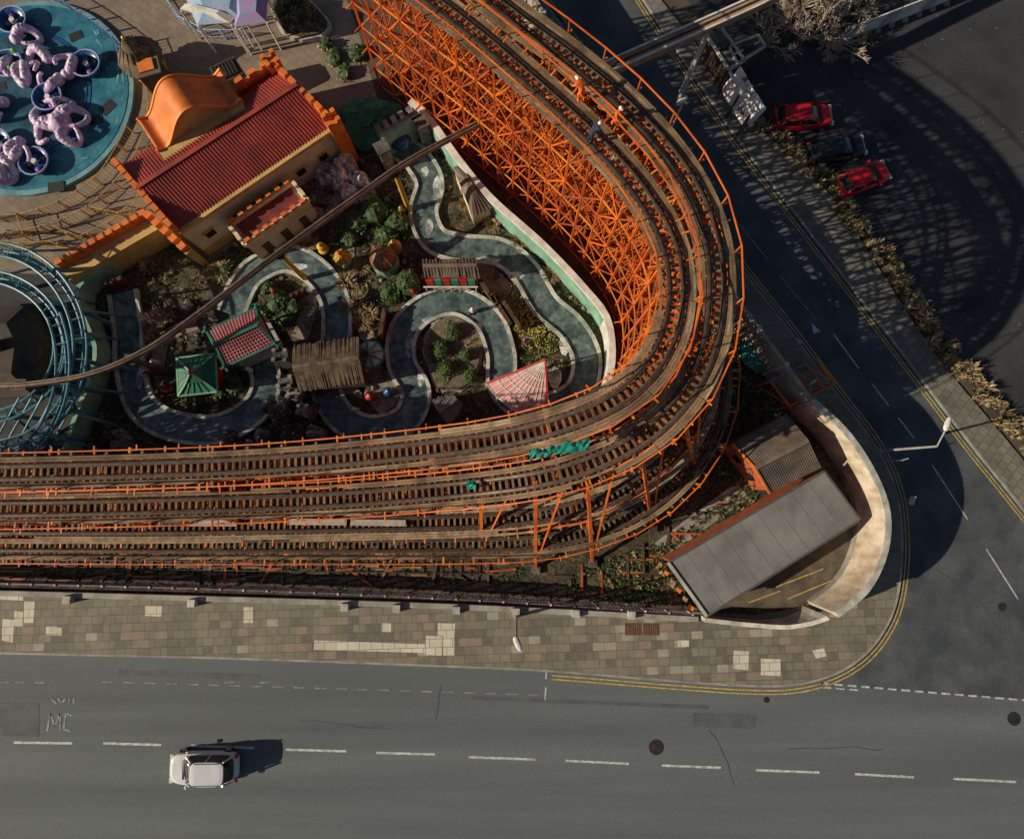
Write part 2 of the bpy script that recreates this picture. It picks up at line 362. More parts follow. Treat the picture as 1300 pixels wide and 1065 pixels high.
# ================================================================= WALLS & FENCES
bw=Obj('boundary_wall')
T=[(1035,512),(1075,550),(1108,600),(1126,650),(1123,700),(1100,748),(1062,780)]
tp1=cat(PL(T,4.1),.6)
mCurv=M('stained_render',(.62,.53,.41),(.36,.28,.2),.9,.85,grain=.15,stretch=(1,1,.5))
bw.part('wall',mCurv).wallpath(tp1,-.14,.14,0,4.05); bw.part('coping',mConcL).wallpath(tp1,-.2,.2,4.053,4.18)
bw.part('foot_course',mConc).wallpath(tp1,-.22,-.145,0,.6)
T2=PL([(1062,780,4.1),(1035,790,3),(1000,796,2.2),(950,793,1.5),(895,787,1.2)])
t2=cat(T2,.6); bw.part('wall_low',mConcL).wallpath(t2[1:],-.14,.14,0,[max(1.,p.z) for p in t2[1:]])
bw.done()
bw=Obj('boundary_wall')
t3=cat(PL([(1033,510),(985,445),(930,370),(890,312),(850,255),(790,170),(730,85),(680,0),(600,-120)],4.0),1.); bw.part('wall',mConc).wallpath(t3,-.12,.12,0,4.0)
for p,n in list(zip(t3,norms(t3)))[::3]: bw.part('posts',mConcL).beam((p.x,p.y,0),(p.x,p.y,4.15),.32)
bw.done()
def railing(name,path,h,mat,sp=.15,post=2.,pm=None,pw=.06,rails=(1.,.15),z0=0.,bars=True,rw=.05,bw=.025):
    o=Obj(name); a=o.part('bars',mat); b=o.part('posts',pm or mat)
    for i in range(len(path)-1):
        p,q=path[i],path[i+1]
        for r in rails: a.beam(p+Z*(h*r+z0-p.z),q+Z*(h*r+z0-q.z),rw)
    if bars:
        for p in cat(path,sp): a.beam((p.x,p.y,z0),(p.x,p.y,z0+h),bw)
    for p in cat(path,post): b.beam((p.x,p.y,z0),(p.x,p.y,z0+h+.08),pw)
    o.done()
railing('iron_railing',cat(PL([(-200,737,2.0),(0,741,2.0),(300,749,2.0),(600,762,2.0),(880,780,2.0)]),2.),1.6,M('railing_paint',(.13,.09,.12),(.06,.05,.07),2,.5),.22,1.6,M('railing_post_paint',(.62,.45,.48),(.3,.2,.22),3),.13,(.97,.15),.35,True,.09,.045)
lw=Obj('plinth_wall'); path=cat(PL([(-200,748),(0,752),(300,760),(600,770),(885,785)]),2.)
lw.part('plinth',mConc).wallpath(path,-.18,.18,0,.35)
for u in(92,248,440,505,580,655,730,800): 
    c=P(u,757+u*.027); lw.part('piers',mConcL).box((c.x,c.y,.35),(.5,.5,.7),-.03)
lw.done()
gw=Obj('garden_wall')
W1=cat(PL([(520,128,2.6),(545,150,2.6),(585,205,2.6),(625,252,2.6),(690,310,2.6),(745,368,2.6),(772,405,2.6),(778,455,2.6),(768,495,2.6),(745,522,2.6)]),.8)
gw.part('wall',mWhite).wallpath(W1,-.25,.2,0,2.6)
gw.part('green_panels',mMint).wallpath(W1[3:-9],-.29,-.255,0,2.3) ; gw.done()
gw=Obj('garden_wall')
W2=cat(PL([(745,524,2.),(690,542,2.),(600,556,2.),(480,568,2.),(300,578,2.),(80,582,2.)]),1.)
gw.part('wall',mCream).wallpath(W2,-.1,.1,0,2.); gw.done()
gw=Obj('garden_wall')
W3=cat(PL([(78,580,2.),(98,520,2.),(112,485,2.),(120,440,2.),(98,385,2.),(102,360,2.),(140,330,2.),(205,290,2.)]),.8)
gw.part('wall',mMint).wallpath(W3,-.15,.15,0,2.); gw.done()
# ================================================================= ROLLER COASTER
def trestle(o,path,hw,sp_levels=2.5,lace=True,batter=0,ext=.12):
    post=o.part('posts',mOrange); br=o.part('braces',mOrangeD); lg=o.part('ledgers',mGoldO)
    nn=norms(path); prev=None
    for i,(p,n) in enumerate(zip(path,nn)):
        top=p.z-.35; A=[]
        for s in (-hw,hw): 
            a=p+n*s; A.append(a); post.beam((a.x,a.y,0),(a.x,a.y,top),.13)
        lv=[]; z=.3
        while z<top-1.: lv.append(z); z+=sp_levels
        lv.append(top)
        for j,z in enumerate(lv):
            e=ext if i%3 else ext+.45
            a=p+n*(-hw-e); b=p+n*(hw+e); (lg if (i+j)%3 else br).beam((a.x,a.y,z),(b.x,b.y,z),.07,.14)
            if j<len(lv)-1:
                z2=lv[j+1]; a=A[0]; b=A[1]
                if (i+j)%2: a,b=b,a
                br.beam((a.x,a.y,z),(b.x,b.y,z2),.05,.11)
        if batter and i%2==0:
            s=1 if batter>0 else -1
            a=p+n*s*hw; b=p+n*s*(hw+abs(batter)*p.z/15); post.beam((a.x,a.y,top*.97),(b.x,b.y,0),.13)
            m=a.lerp(b,.5); lg.beam((a.x,a.y,top*.5),(m.x,m.y,top*.5),.1)
        if prev:
            PA,plv=prev
            for si in(0,1):
                for j in range(min(len(lv),len(plv))):
                    a,b=PA[si],A[si]; za=plv[j] if j<len(plv)-1 else plv[-1]; zb=lv[j] if j<len(lv)-1 else lv[-1]
                    if j%2==0 or j>=len(lv)-2 or si==0: (lg if j%2 else post).beam((a.x,a.y,za),(b.x,b.y,zb),.06,.11)
                    if lace and j<min(len(lv),len(plv))-1:
                        z2=lv[j+1]; m=br if (i+si)%3 else post
                        if (i//2+j)%2: m.beam((a.x,a.y,za),(b.x,b.y,z2),.05,.1)
                        else: m.beam((a.x,a.y,z2),(b.x,b.y,za),.05,.1)
        prev=(A,lv)
def track(o,path,walk=(1,1),deck=False,rails=(1,1)):
    t=o.part('ties',mWood); r=o.part('rails',mSteel); lam=o.part('track_timbers',mWoodD); wk=o.part('walkway_boards',mWoodL if deck else mWood); wk2=o.part('newer_boards',mWoodL); hr=o.part('handrails',mOrange); hg=o.part('handrails_faded',mGoldO)
    f=cat(path,.4); nn=norms(f)
    for i,(p,n) in enumerate(zip(f,nn)):
        e1=1.08 if (i%5==0) else .55
        a=p-n*(e1 if walk[0] else .55); b=p+n*(e1 if walk[1] else .55); j=R.uniform(-.04,.04)
        t.beam(a-Z*.15+n*j,b-Z*.15+n*j,.14,.12)
        if i%5==2: hg.beam(p-n*1.3-Z*.32,p+n*1.3-Z*.32,.09,.12)
    for s in(-.36,.36):
        lam.wallpath2(f,s-.12,s+.12,-.08,.06); r.wallpath2(f,s-.04,s+.04,.064,.1)
    for k,s in((0,-1),(1,1)):
        if not walk[k]: continue
        i=0
        while i<len(f)-2:   # individual boards with small gaps and missing lengths
            L=R.choice([6,8,10]); sg=f[i:i+L+1]
            if len(sg)>1:
                # walkway is three boards wide on the curve, two on the straight
                for q in((.62,.78,.94) if sg[0].z>12.6 or deck else (.66,.82)):
                    if R.random()<.93: (wk2 if R.random()<.12 else wk).wallpath2(sg,s*q-.07,s*q+.07,-.07,-.03+R.uniform(0,.015))
            i+=L
        if not rails[k]: continue
        g=f[::6]; m=norms(g)
        for i in range(len(g)):
            a=g[i]+m[i]*s*1.08; h_=hr if i%2 else hg
            h_.beam(a-Z*.2,a+Z*.95,.06); h_.beam(a-Z*.25,a+m[i]*s*.35-Z*.25,.07)
            if i: 
                b=g[i-1]+m[i-1]*s*1.08
                hr.beam(b+Z*.95,a+Z*.95,.065)
A_=[(430,-95,15),(540,-8,15),(600,38,15),(655,85,15),(715,138,15),(768,190,15),(812,242,15),(846,300,15),(859,357,15),(853,415,15),(828,466,15),(785,506,14.7),(720,536,14),(640,557,13),(540,571,12),(400,585,11),(250,594,10.5),(0,601,10.5),(-250,604,10.5)]
B_=[(495,-110,15.5),(590,-30,15.5),(650,18,15.5),(710,62,15.5),(775,115,15.5),(830,170,15.5),(874,230,15.5),(902,295,15.5),(910,360,15),(903,430,14.5),(877,492,14),(828,546,13),(760,585,12),(680,609,11),(560,624,9),(400,636,8),(200,643,8),(0,647,8),(-250,648,8)]
C_=[(-250,670,3.4),(0,670,3.4),(200,670,3.4),(400,667,3.6),(600,662,4),(700,652,4.5),(780,630,5),(838,594,5.5),(878,545,6),(895,490,6.5),(893,430,7),(870,350,7),(820,270,7)]
D_=[(-250,692,2.4),(0,692,2.4),(200,693,2.4),(400,693,2.4),(600,692,2.6),(700,686,3),(790,660,3.4),(850,620,4),(893,565,4.5),(912,500,5),(905,430,5),(860,330,5)]
G_=[(455,-110,13),(565,-22,13),(625,25,13),(683,72,13),(745,125,13),(797,178,12.7),(842,235,12.3),(873,298,12),(884,358,11.5),(878,425,11),(852,482,10.5),(805,528,10),(740,563,9.4),(660,584,8.5),(560,598,7.5),(400,611,6.5),(200,619,6),(-250,625,6)]
oc=Obj('roller_coaster')
for pts,hw,sp,walk,bat,deck,rl in((A_,.72,1.5,(1,1),0,False,(1,1)),(B_,.72,1.5,(1,1),2.0,False,(1,1)),(C_,.7,2.2,(1,1),0,True,(0,0)),(D_,.7,2.2,(1,0),0,False,(1,0))):
    path=cat(PL(pts),sp)
    trestle(oc,path,hw,2.3,batter=bat); track(oc,path,walk,deck=deck,rails=rl)
gp=cat(PL(G_),1.3); gl=oc.part('service_ledgers',mGoldO)
for k,(p,n) in enumerate(zip(gp,norms(gp))):
    (gl if k%2 else oc.part('service_ties',mOrange)).beam(p-n*1.25,p+n*1.25,.09,.14)
    if k%2 and k<len(gp)-1: oc.part('service_braces',mOrange).beam(p-n*1.1,gp[k+1]+n*1.1,.07,.1)
for s in(-.8,.8): oc.part('service_beams',mOrange).wallpath2(gp,s-.06,s+.06,-.1,.05)
oc.part('service_boards',mWoodD).wallpath2(gp,-.15,.15,.075,.1)
pa=cat(PL(A_),1.45); pb=cat(PL(B_),1.45)
lg=oc.part('cross_members',mOrangeD)
for i,p in enumerate(pa):
    q=min(pb,key=lambda x:(x-p).length_squared)
    if (q-p).length<6:
        for z in(2.6,5.,7.3,9.6,12,14):
            if z<min(p.z,q.z)-.4: lg.beam((p.x,p.y,z),(q.x,q.y,z),.06,.12)
        if i%2: lg.beam((p.x,p.y,min(p.z,q.z)-3),(q.x,q.y,min(p.z,q.z)-.5),.07,.12)
ml=oc.part('raked_legs',mOrange)
legs=[((680,612,11),(680,722,0)),((745,594,11.5),(752,714,0)),((812,560,12.5),(828,670,0)),((866,520,13.5),(884,604,0)),((897,465,14),(912,528,0)),((610,622,9.5),(612,700,0))]
lw_=[]
for a,b in legs:
    a=P(*a); b=P(*b); ml.beam(a,b,.2)
    for k in(.3,.6): 
        m=b.lerp(a,k); ml.beam(m,Vector((a.x,a.y,m.z))+ (Vector((a.x,a.y,0))-Vector((b.x,b.y,0)))*.3,.12)
    ml.beam(b.lerp(a,.05),b.lerp(a,.95)+(a-b).cross(Z).normalized()*1.6,.1); lw_.append((a,b))
    oc.part('footings',mRockD).box((b.x,b.y,.15),(.6,.6,.3))
for i in range(4): ml.beam(lw_[i][0].lerp(lw_[i][1],.5),lw_[i+1][0].lerp(lw_[i+1][1],.5),.1)
rb=oc.part('grey_boards',M('grey_board',(.42,.38,.33),(.3,.26,.22),1.5))
for s in [(365,662,440,663),(445,663,515,664),(240,664,300,664)]:
    a=P(s[0],s[1],3.95);b=P(s[2],s[3],3.95); rb.beam(a,b,.4,.04)
oc.done()
o=Obj('green_tarpaulin'); g=o.part('tarpaulin',mTeal)
for (u0,v0,n,du,dv,wd) in((672,578,18,4.5,-.9,.13),(592,617,4,4,-.5,.12)):
    rows=[]
    for i in range(n):
        ww=wd*R.uniform(.75,1.25); sh=R.uniform(-.07,.07); pc=P(u0+i*du,v0+i*dv,15.1 if n>5 else 10.3); rows.append([(pc.x,pc.y+(j-2)*ww+sh,pc.z+R.uniform(-.08,.1)-abs(j-2)*.12) for j in range(5)])
    g.add([v for r in rows for v in r],[(i*5+j,(i+1)*5+j,(i+1)*5+j+1,i*5+j+1) for i in range(n-1) for j in range(4)])
o.done()
def worker(name,u,v,h,ang,pose='bend',vest=mHiVis):
    base=P(u,v,h); rot=Matrix.Rotation(ang,3,'Z')
    if pose=='bend':
        J={'pel':(0,0,.88),'chest':(.28,0,1.2),'neck':(.4,0,1.3),'hl':(0,.1,.85),'hr':(0,-.1,.85),'kl':(.12,.12,.48),'kr':(.02,-.12,.46),'al':(-.02,.12,.07),'ar':(-.15,-.12,.07),'tl':(.16,.13,.04),'tr':(.03,-.13,.04),'sl':(.32,.2,1.24),'sr':(.32,-.2,1.24),'el':(.45,.24,.98),'er':(.42,-.26,.98),'wl':(.6,.16,.76),'wr':(.58,-.16,.76)}; hd=(.5,0,1.36)
    else:
        J={'pel':(0,0,.95),'chest':(.03,0,1.32),'neck':(.04,0,1.47),'hl':(0,.1,.92),'hr':(0,-.1,.92),'kl':(.12,.11,.5),'kr':(-.02,-.11,.5),'al':(.1,.12,.07),'ar':(-.2,-.11,.09),'tl':(.27,.13,.04),'tr':(-.05,-.12,.04),'sl':(.02,.2,1.4),'sr':(.02,-.2,1.4),'el':(-.04,.27,1.12),'er':(.1,-.26,1.13),'wl':(.08,.28,.88),'wr':(.3,-.24,.98)}; hd=(.07,0,1.63)
    E=[('pel','chest'),('chest','neck'),('pel','hl'),('pel','hr'),('hl','kl'),('kl','al'),('al','tl'),('hr','kr'),('kr','ar'),('ar','tr'),('chest','sl'),('chest','sr'),('sl','el'),('el','wl'),('sr','er'),('er','wr')]
    rad={'pel':.15,'chest':.17,'neck':.065,'hl':.11,'hr':.11,'kl':.075,'kr':.075,'al':.05,'ar':.05,'tl':.045,'tr':.045,'sl':.085,'sr':.085,'el':.055,'er':.055,'wl':.038,'wr':.038}
    keys=list(J); tr=lambda q: rot@Vector(q)
    e=bpy.data.objects.new(name,None); e.location=base; bpy.context.collection.objects.link(e)
    me=bpy.data.meshes.new('clothed_body'); me.from_pydata([tr(J[k]) for k in keys],[(keys.index(a),keys.index(b)) for a,b in E],[])
    ob=bpy.data.objects.new('clothed_body',me); bpy.context.collection.objects.link(ob); ob.parent=e
    ob.modifiers.new('skin','SKIN')
    for i,k in enumerate(keys): me.skin_vertices[0].data[i].radius=(rad[k],rad[k]); me.skin_vertices[0].data[i].use_root=(k=='pel')
    ob.modifiers.new('sub','SUBSURF').levels=1; me.materials.append(vest)
    def part(pn,mat,fn):
        mb=MB(); fn(mb); m=bpy.data.meshes.new(pn); m.from_pydata([tr(v) for v in mb.v],[],mb.f); m.materials.append(mat); m.shade_smooth(); q=bpy.data.objects.new(pn,m); bpy.context.collection.objects.link(q); q.parent=e
    def head(mb):
        mb.ball(hd,.095,.075,.12,12,8); mb.ball((hd[0]+.1,0,hd[2]-.01),.02,.014,.025,6,4)
        for s in(-1,1): mb.ball((hd[0],s*.078,hd[2]),.022,.012,.03,6,4)
    part('head',mSkin,head)
    part('helmet',mWhite,lambda mb:(mb.ball((hd[0]-.01,0,hd[2]+.05),.125,.105,.1,12,6),mb.box((hd[0]+.1,0,hd[2]+.05),(.1,.16,.012))))
    def hands(mb):
        for k in('wl','wr'):
            w_=Vector(J[k]); mb.ball(w_+Vector((.03,0,-.05)),.035,.045,.055,8,6)
            for i in range(4):
                s=w_+Vector((.03,(i-1.5)*.02,-.09)); l=[.055,.065,.06,.045][i]; mb.tube([s,s+Vector((.012,0,-l*.6)),s+Vector((-.01,0,-l))],.009,5)
            mb.tube([w_+Vector((.05,.03 if k=='wr' else -.03,-.04)),w_+Vector((.08,.03 if k=='wr' else -.03,-.08))],.011,5)
    part('hands',mSkin,hands)
worker('worker',737,128,15.47,2.2); worker('worker',781,158,15.02,-.8,'stand'); worker('worker',748,180,15.02,.6,'bend',mNavy)
# ================================================================= MONORAIL TRACKS
def beamrail(name,pts,mat,w=.35,sup=(),edge=None,dp=.45):
    o=Obj(name); f=cat(PL(pts),.8); o.part('beam',mat).wallpath2(f,-w/2,w/2,-dp,0); o.part('rail',mSteel).wallpath2(f,-.05,.05,.003,.09)
    if edge:
        for s in(-1,1): o.part('edge_flanges',edge).wallpath2(f,s*w/2-.06,s*w/2+.06,.004,.14)
    for p,n in list(zip(f,norms(f)))[::2]: o.part('brackets',mSteel).beam(p-Z*.2,p+n*(w/2+.12)-Z*.1,.06)
    for (u,v,h,m) in sup:
        c=P(u,v,h); o.part('support_column',m).cyl((c.x,c.y,0),(c.x,c.y,h-.4),.2,.16,12); o.part('column_cap',mSteel).box((c.x,c.y,h-.45),(.7,.7,.12))
    o.done()
beamrail('monorail_track',[(612,153,7),(520,202,6.8),(450,250,6.5),(380,300,6.3),(330,337,6.2),(250,398,6),(185,443,6),(120,472,6),(60,484,6),(0,489,6),(-120,490,6)],M('brown_rail_paint',(.3,.2,.13),(.17,.11,.07),1.5,.6),.26,[(500,216,6.7,mYel),(352,320,6.2,mYel),(160,455,6,mSteel),(20,487,6,mSteel)])
beamrail('monorail_bridge',[(722,108,9),(740,100,9),(800,73,9),(880,38,9),(960,2,9),(1000,-18,9),(1150,-90,9)],M('tan_rail_paint',(.44,.27,.17),(.3,.18,.12),1.5,.6),.72,[(742,99,9,mConcL),(905,27,9,mWhite)],mWhite,.7)
ob_=Obj('blue_steel_coaster')
def tubetrack(pts,h,gw=.45,r=.09):
    f=cat(PL(pts),.7); nn=norms(f); a=[p+n*gw for p,n in zip(f,nn)]; b=[p-n*gw for p,n in zip(f,nn)]
    g=ob_.part('rails',mCyan); g.tube(a,r); g.tube(b,r); c=[p-Z*.45 for p in f]; g.tube(c,.14)
    for i in range(0,len(f)): 
        t=ob_.part('ties',mCyan); t.beam(a[i],c[i],.06); t.beam(b[i],c[i],.06)
        if i%2: t.beam(a[i],b[i],.05)
    for i in range(2,len(f),5):
        p=f[i]; ob_.part('columns',mCyan).cyl((p.x,p.y,0),(p.x,p.y,p.z-.5),.16)
        q=p+nn[i]*1.6; ob_.part('columns',mCyan).cyl((q.x,q.y,0),(p.x,p.y,p.z-.5),.1)
def ell(cx,cy,rx,ry,a0,a1,h,dh=0): return [(cx+rx*math.cos(math.radians(t)),cy+ry*math.sin(math.radians(t)),h+dh*(t-a0)/(a1-a0)) for t in range(a0,a1+1,12)]
tubetrack(ell(-10,442,112,126,-100,104,5,-1),5); tubetrack(ell(-22,440,98,90,-100,104,3.5),3.5,.4); tubetrack(ell(-8,462,88,124,-30,110,4.4,1),4)
for k in range(6):
    a=P(25+k*15,500+R.uniform(-6,6),4); b=P(-20+k*15,585,1.); ob_.part('struts',mCyan).cyl(a,b,.07)
for k in range(9):
    t=-90+k*20; a=P(-10+118*math.cos(math.radians(t)),442+130*math.sin(math.radians(t)),5); b=P(-10+140*math.cos(math.radians(t+8)),442+150*math.sin(math.radians(t+8)),0); ob_.part('struts',mCyan).cyl(a,b,.09)
ob_.done()
o=Obj('ride_shed'); o.part('walls',mWoodD).prism(PL([(-60,395),(28,392),(48,430),(40,500),(-60,505)],1.8),0,1.8)
pl=PL([(-62,392),(30,389),(51,430),(42,503),(-62,508)],1.9); c=sum(pl,Vector())/5; mDR=M('dull_roof',(.06,.042,.03),(.025,.02,.016),1.2); o.part('roof',mDR).loft([pl,[c.lerp(q,.55)+Z*.7 for q in pl],[c.lerp(q,.5)+Z*.7 for q in pl]])
o.part('roof_vent',mRedD).box((c.x,c.y,2.9),(1.4,.8,.4),.3); o.done()
# ================================================================= CASTLE
def merlons(mb,a,b,z,n,w=.28,hh=.5,len_=.55):
    for i in range(n):
        t=(i+.5)/n; c=a.lerp(b,t); d=(b-a).normalized()
        mb.beam(Vector((c.x,c.y,z+hh/2))-d*len_/2,Vector((c.x,c.y,z+hh/2))+d*len_/2,w,hh)
def castle():
    o=Obj('castle_building'); h=5.
    q=PL([(150,208),(348,84),(424,158),(224,293)],h)
    flat=[Vector((p.x,p.y,0)) for p in q]
    o.part('walls',mCream).prism(flat,0,h-.6)
    ridge=.9
    L0,T0,R0,B0=q
    rp=o.part('roof',mRedRoof)
    m0=L0.lerp(B0,.45)+Z*ridge; m1=T0.lerp(R0,.45)+Z*ridge
    rp.face([B0-Z*.3,R0-Z*.3,m1,m0]); rp.face([m0,m1,T0-Z*.3,L0-Z*.3]); rp.face([L0-Z*.3,B0-Z*.3,m0]); rp.face([R0-Z*.3,T0-Z*.3,m1])
    rib=o.part('roof_ribs',mRedRoof)
    for i in range(1,56):
        t=i/56
        rib.beam(B0.lerp(R0,t)-Z*.27,m0.lerp(m1,t)+Z*.03,.07,.045); rib.beam(m0.lerp(m1,t)+Z*.03,L0.lerp(T0,t)-Z*.27,.07,.045)
    rib.beam(m0+Z*.06,m1+Z*.06,.3,.08)
    pr=o.part('parapet',mCastle)
    for a,b,n in((T0,R0,7),(L0,B0,9)):
        pr.beam(Vector((a.x,a.y,h-.15)),Vector((b.x,b.y,h-.15)),.35,.9); merlons(pr,a,b,h+.3,n,.35,.5,.6)
    a,b=L0,T0
    pr.beam(Vector((a.x,a.y,h-.15)).lerp(Vector((b.x,b.y,h-.15)),.75),Vector((b.x,b.y,h-.15)),.35,.9); merlons(pr,a.lerp(b,.75),b,h+.3,3,.35,.5,.6)
    fr=o.part('front_cornice',mCream2); fr.beam(B0-Z*.4,R0-Z*.4,.3,.35)
    d=(R0-B0); nrm=Vector((d.y,-d.x,0)).normalized()
    for i in range(6):
        c=B0.lerp(R0,(i+.7)/6.6)+nrm*.03; c.z=2.4
        o.part('windows',mGlass).beam(c-d.normalized()*.35,c+d.normalized()*.35,.08,.8)
        o.part('window_surrounds',mYel).beam(Vector((c.x,c.y,2.9))-d.normalized()*.45,Vector((c.x,c.y,2.9))+d.normalized()*.45,.2,.12)
    o.part('lower_band',mCream2).beam(B0+nrm*.06-Z*4.4,R0+nrm*.06-Z*4.4,.2,.8)
    for p in(R0,T0):
        o.part('corner_pier',mCastle).box((p.x,p.y,h/2+.2),(1.,1.,h+.6),.6)
        for k in range(4):
            t=k*math.pi/2+.6+.78; o.part('pier_merlons',mCastle).box((p.x+.5*math.cos(t),p.y+.5*math.sin(t),h+.75),(.3,.3,.5),.6)
    ax=(P(300,140,6)-P(215,192,6)); ax.z=0; ax.normalize(); dp=Vector((-ax.y,ax.x,0))
    c0=P(258,165,5.2)
    W=3.25; prof=[]
    for i in range(41):
        x=-W+2*W*i/40; t=abs(x)/W
        z=.35+.25*max(0,(t-.85)/.15) if t>.8 else .35+2.1*(.5+.5*math.cos(math.pi*min(1,t/.8)))**.75
        prof.append((x,z))
    prof=[(-W,-.2)]+prof+[(W,-.2)]
    bk=o.part('arched_gable',mCastle,True)
    f0=c0+dp*.2; f1=c0+dp*2.7
    ra=[f0+ax*x+Z*z for x,z in prof]; rb=[f1+ax*x+Z*z for x,z in prof]
    bk.add(ra+rb,[(i,i+1,len(prof)+i+1,len(prof)+i) for i in range(len(prof)-1)])
    fc=o.part('gable_face',mCream2); fc.face(ra[::-1]); fc.face(rb)
    o.part('gable_ledge',mCream2).prism([f0+ax*-W,f0+ax*W,f0+ax*W-dp*2.,f0+ax*-W-dp*2.],4.9,5.55)
    rim=o.part('gable_trim',M('trim_orange',(.8,.25,.035),(.65,.17,.025),1,.5))
    for i in range(len(prof)-1): rim.beam(ra[i]-dp*.1,ra[i+1]-dp*.1,.2,.14); rim.beam(rb[i]+dp*.05,rb[i+1]+dp*.05,.14,.14)
    o.done()
castle()
def annex():
    o=Obj('castle_gatehouse'); h=3.2
    q=PL([(292,287),(372,232),(392,256),(312,312)],h); f=[Vector((p.x,p.y,0)) for p in q]
    o.part('walls',mCream).prism(f,0,h-.2); c=sum(q,Vector())/4
    o.part('roof',mRedD).prism([c.lerp(p,.86) for p in q],h-.19,h-.1)
    pr=o.part('parapet',mCream)
    for i in range(4):
        a,b=q[i],q[(i+1)%4]; pr.beam(a+Z*.05,b+Z*.05,.26,.5); merlons(pr if i%2 else o.part('orange_merlons',mCastle),a,b,h+.3,7 if i%2==0 else 2,.26,.35,.4)
    d=(q[2]-q[3]).normalized(); n=Vector((d.y,-d.x,0))
    for k in(.2,.5,.8):
        c=q[3].lerp(q[2],k)+n*.04; o.part('doors',mWoodD).beam((c.x-d.x*.3,c.y-d.y*.3,1.),(c.x+d.x*.3,c.y+d.y*.3,1.),.1,1.8)
    o.done()
annex()
o=Obj('crenellated_wall'); a=P(72,335,3); b=P(188,268,3); n=Vector(((b-a).y,-(b-a).x,0)).normalized()
w_=o.part('wall',mCream2); w_.prism([a,b,b+n*1.3,a+n*1.3],0,2.6); o.part('parapet',mCastle).beam(a+n*.15-Z*.25,b+n*.15-Z*.25,.35,.6); merlons(o.part('merlons',mCastle),a+n*.15,b+n*.15,3.02,11,.38,.45,.45)
o.done()
o=Obj('crenellated_wall'); a=P(182,268,3.4); b=P(236,318,3.4)
o.part('wall',mCream2).beam(Vector((a.x,a.y,1.5)),Vector((b.x,b.y,1.5)),.5,3); merlons(o.part('merlons',mCastle),a,b,3.,5,.5,.5,.45); o.done()
# ================================================================= POOL RIDE
o=Obj('teacup_pool_ride'); c=P(40,125)
def disc(mb,cx,cy,r,z0,z1,n=48): mb.cyl((cx,cy,z0),(cx,cy,z1),r,r,n)
disc(o.part('pool_rim',M('rim_blue',(.1,.22,.26),(.16,.33,.37),1)),c.x,c.y,8.0,0,.3)
disc(o.part('pool_floor',mBlue),c.x,c.y,7.6,.3,.34)
disc(o.part('inner_ring',mBlueD),c.x-.7,c.y,5.5,.34,.38)
disc(o.part('inner_floor',M('teal_floor',(.015,.05,.09),(.03,.12,.16),1.,.4)),c.x-.7,c.y,5.2,.38,.42)
for k in range(46):
    t=R.uniform(0,6.28); r=R.uniform(5.9,7.4); o.part('painted_waves',M('pale_blue_paint',(.2,.4,.45),(.1,.28,.34),2)).box((c.x+r*math.cos(t),c.y+r*math.sin(t),.345+k*.0003),(R.uniform(.2,.9),R.uniform(.05,.16),.012),t+1.4+R.uniform(-.4,.4))
sw=o.part('swirl_arms',mPink,True)
cen=P(75,155,1)
def swirl(u0,v0,ang,turn,L,r0=.42):
    p=P(u0,v0,.9); a=ang; pts=[]; rr=[]
    n=18
    for i in range(n):
        pts.append(p.copy()); rr.append(r0*(1-.7*i/n)); s=L/n; p=p+Vector((math.cos(a),math.sin(a),0))*s; a+=turn/n*(1+1.2*i/n); p.z=.9+.35*math.sin(i*.5)
    for q,r in zip(pts,rr): sw.ball(q,r*1.02,None,None,8,5,.06)
    sw.tube(pts,rr,8)
    for q,r in list(zip(pts,rr))[::2]: o.part('knobs',mWhite,True).ball((q.x,q.y,q.z+r*.8),r*.42,r*.42,r*.3,7,4)
for s in [(75,160,1.6,-3.5,4.8),(75,160,2.6,3.2,4.2),(70,160,3.3,-3.4,5.2),(80,165,4.6,3.0,3.),(30,105,1.,3.6,4.4),(30,105,2.4,-3.2,4.),(25,180,3.8,3.6,4.),(25,185,5.,-3.4,4.),(85,95,.6,3.5,4.),(20,50,1.2,-3.4,3.8),(60,75,2.,3.6,4.),(5,130,3.2,3.,3),(0,230,1.,3.2,4.),(-5,205,.2,-3.3,4.),(75,150,.2,3.2,3.4),(75,100,4.6,-3,3),(0,90,.4,3.2,3)]: swirl(*s)
sw.ball((cen.x,cen.y,.9),.9,.9,.8,14,8,.08)
for (u,v) in[(113,85),(65,127),(48,208),(15,85),(0,185),(20,30),(-20,140)]:
    q=P(u,v,.6)
    g=o.part('cup_outer',mBlueD,True); g.loft([[(q.x+r*math.cos(t*.3927),q.y+r*math.sin(t*.3927),z) for t in range(16)] for r,z in((.5,.42),(.95,.6),(1.1,1.05),(1.0,1.08),(.8,.65))],cap1=True)
    o.part('cup_rim',M('cup_rim_paint',(.2,.35,.5),(.3,.25,.5),1),True).tube([Vector((q.x+1.1*math.cos(t*.3927),q.y+1.1*math.sin(t*.3927),1.1)) for t in range(17)],.07,6)
    for k in range(4): t=k*1.57+.4; o.part('cup_seat',mPurple if k%2 else mDark,True).ball((q.x+.55*math.cos(t),q.y+.55*math.sin(t),.75),.26,.26,.15)
    o.part('cup_wheel',mWhite).cyl((q.x,q.y,.8),(q.x,q.y,1.1),.2,.2,12)
for k in range(7):
    q=P(R.uniform(0,40),R.uniform(60,110),.6); o.part('green_weed_props',M('lime',(.2,.5,.05),(.1,.35,.03),2),True).ball((q.x,q.y,1.3),.2,.15,.2)
for u,v in[(125,155),(5,115),(45,45),(100,50)]:
    q=P(u,v); o.part('hatches',mDark).box((q.x,q.y,.43 if u<100 else .37),(1.,.7,.03),R.uniform(0,1))
for u,v in[(140,140),(150,75),(75,240)]:
    q=P(u,v); o.part('hatches',mDark).box((q.x,q.y,.36),(1.2,.8,.03),R.uniform(0,1))
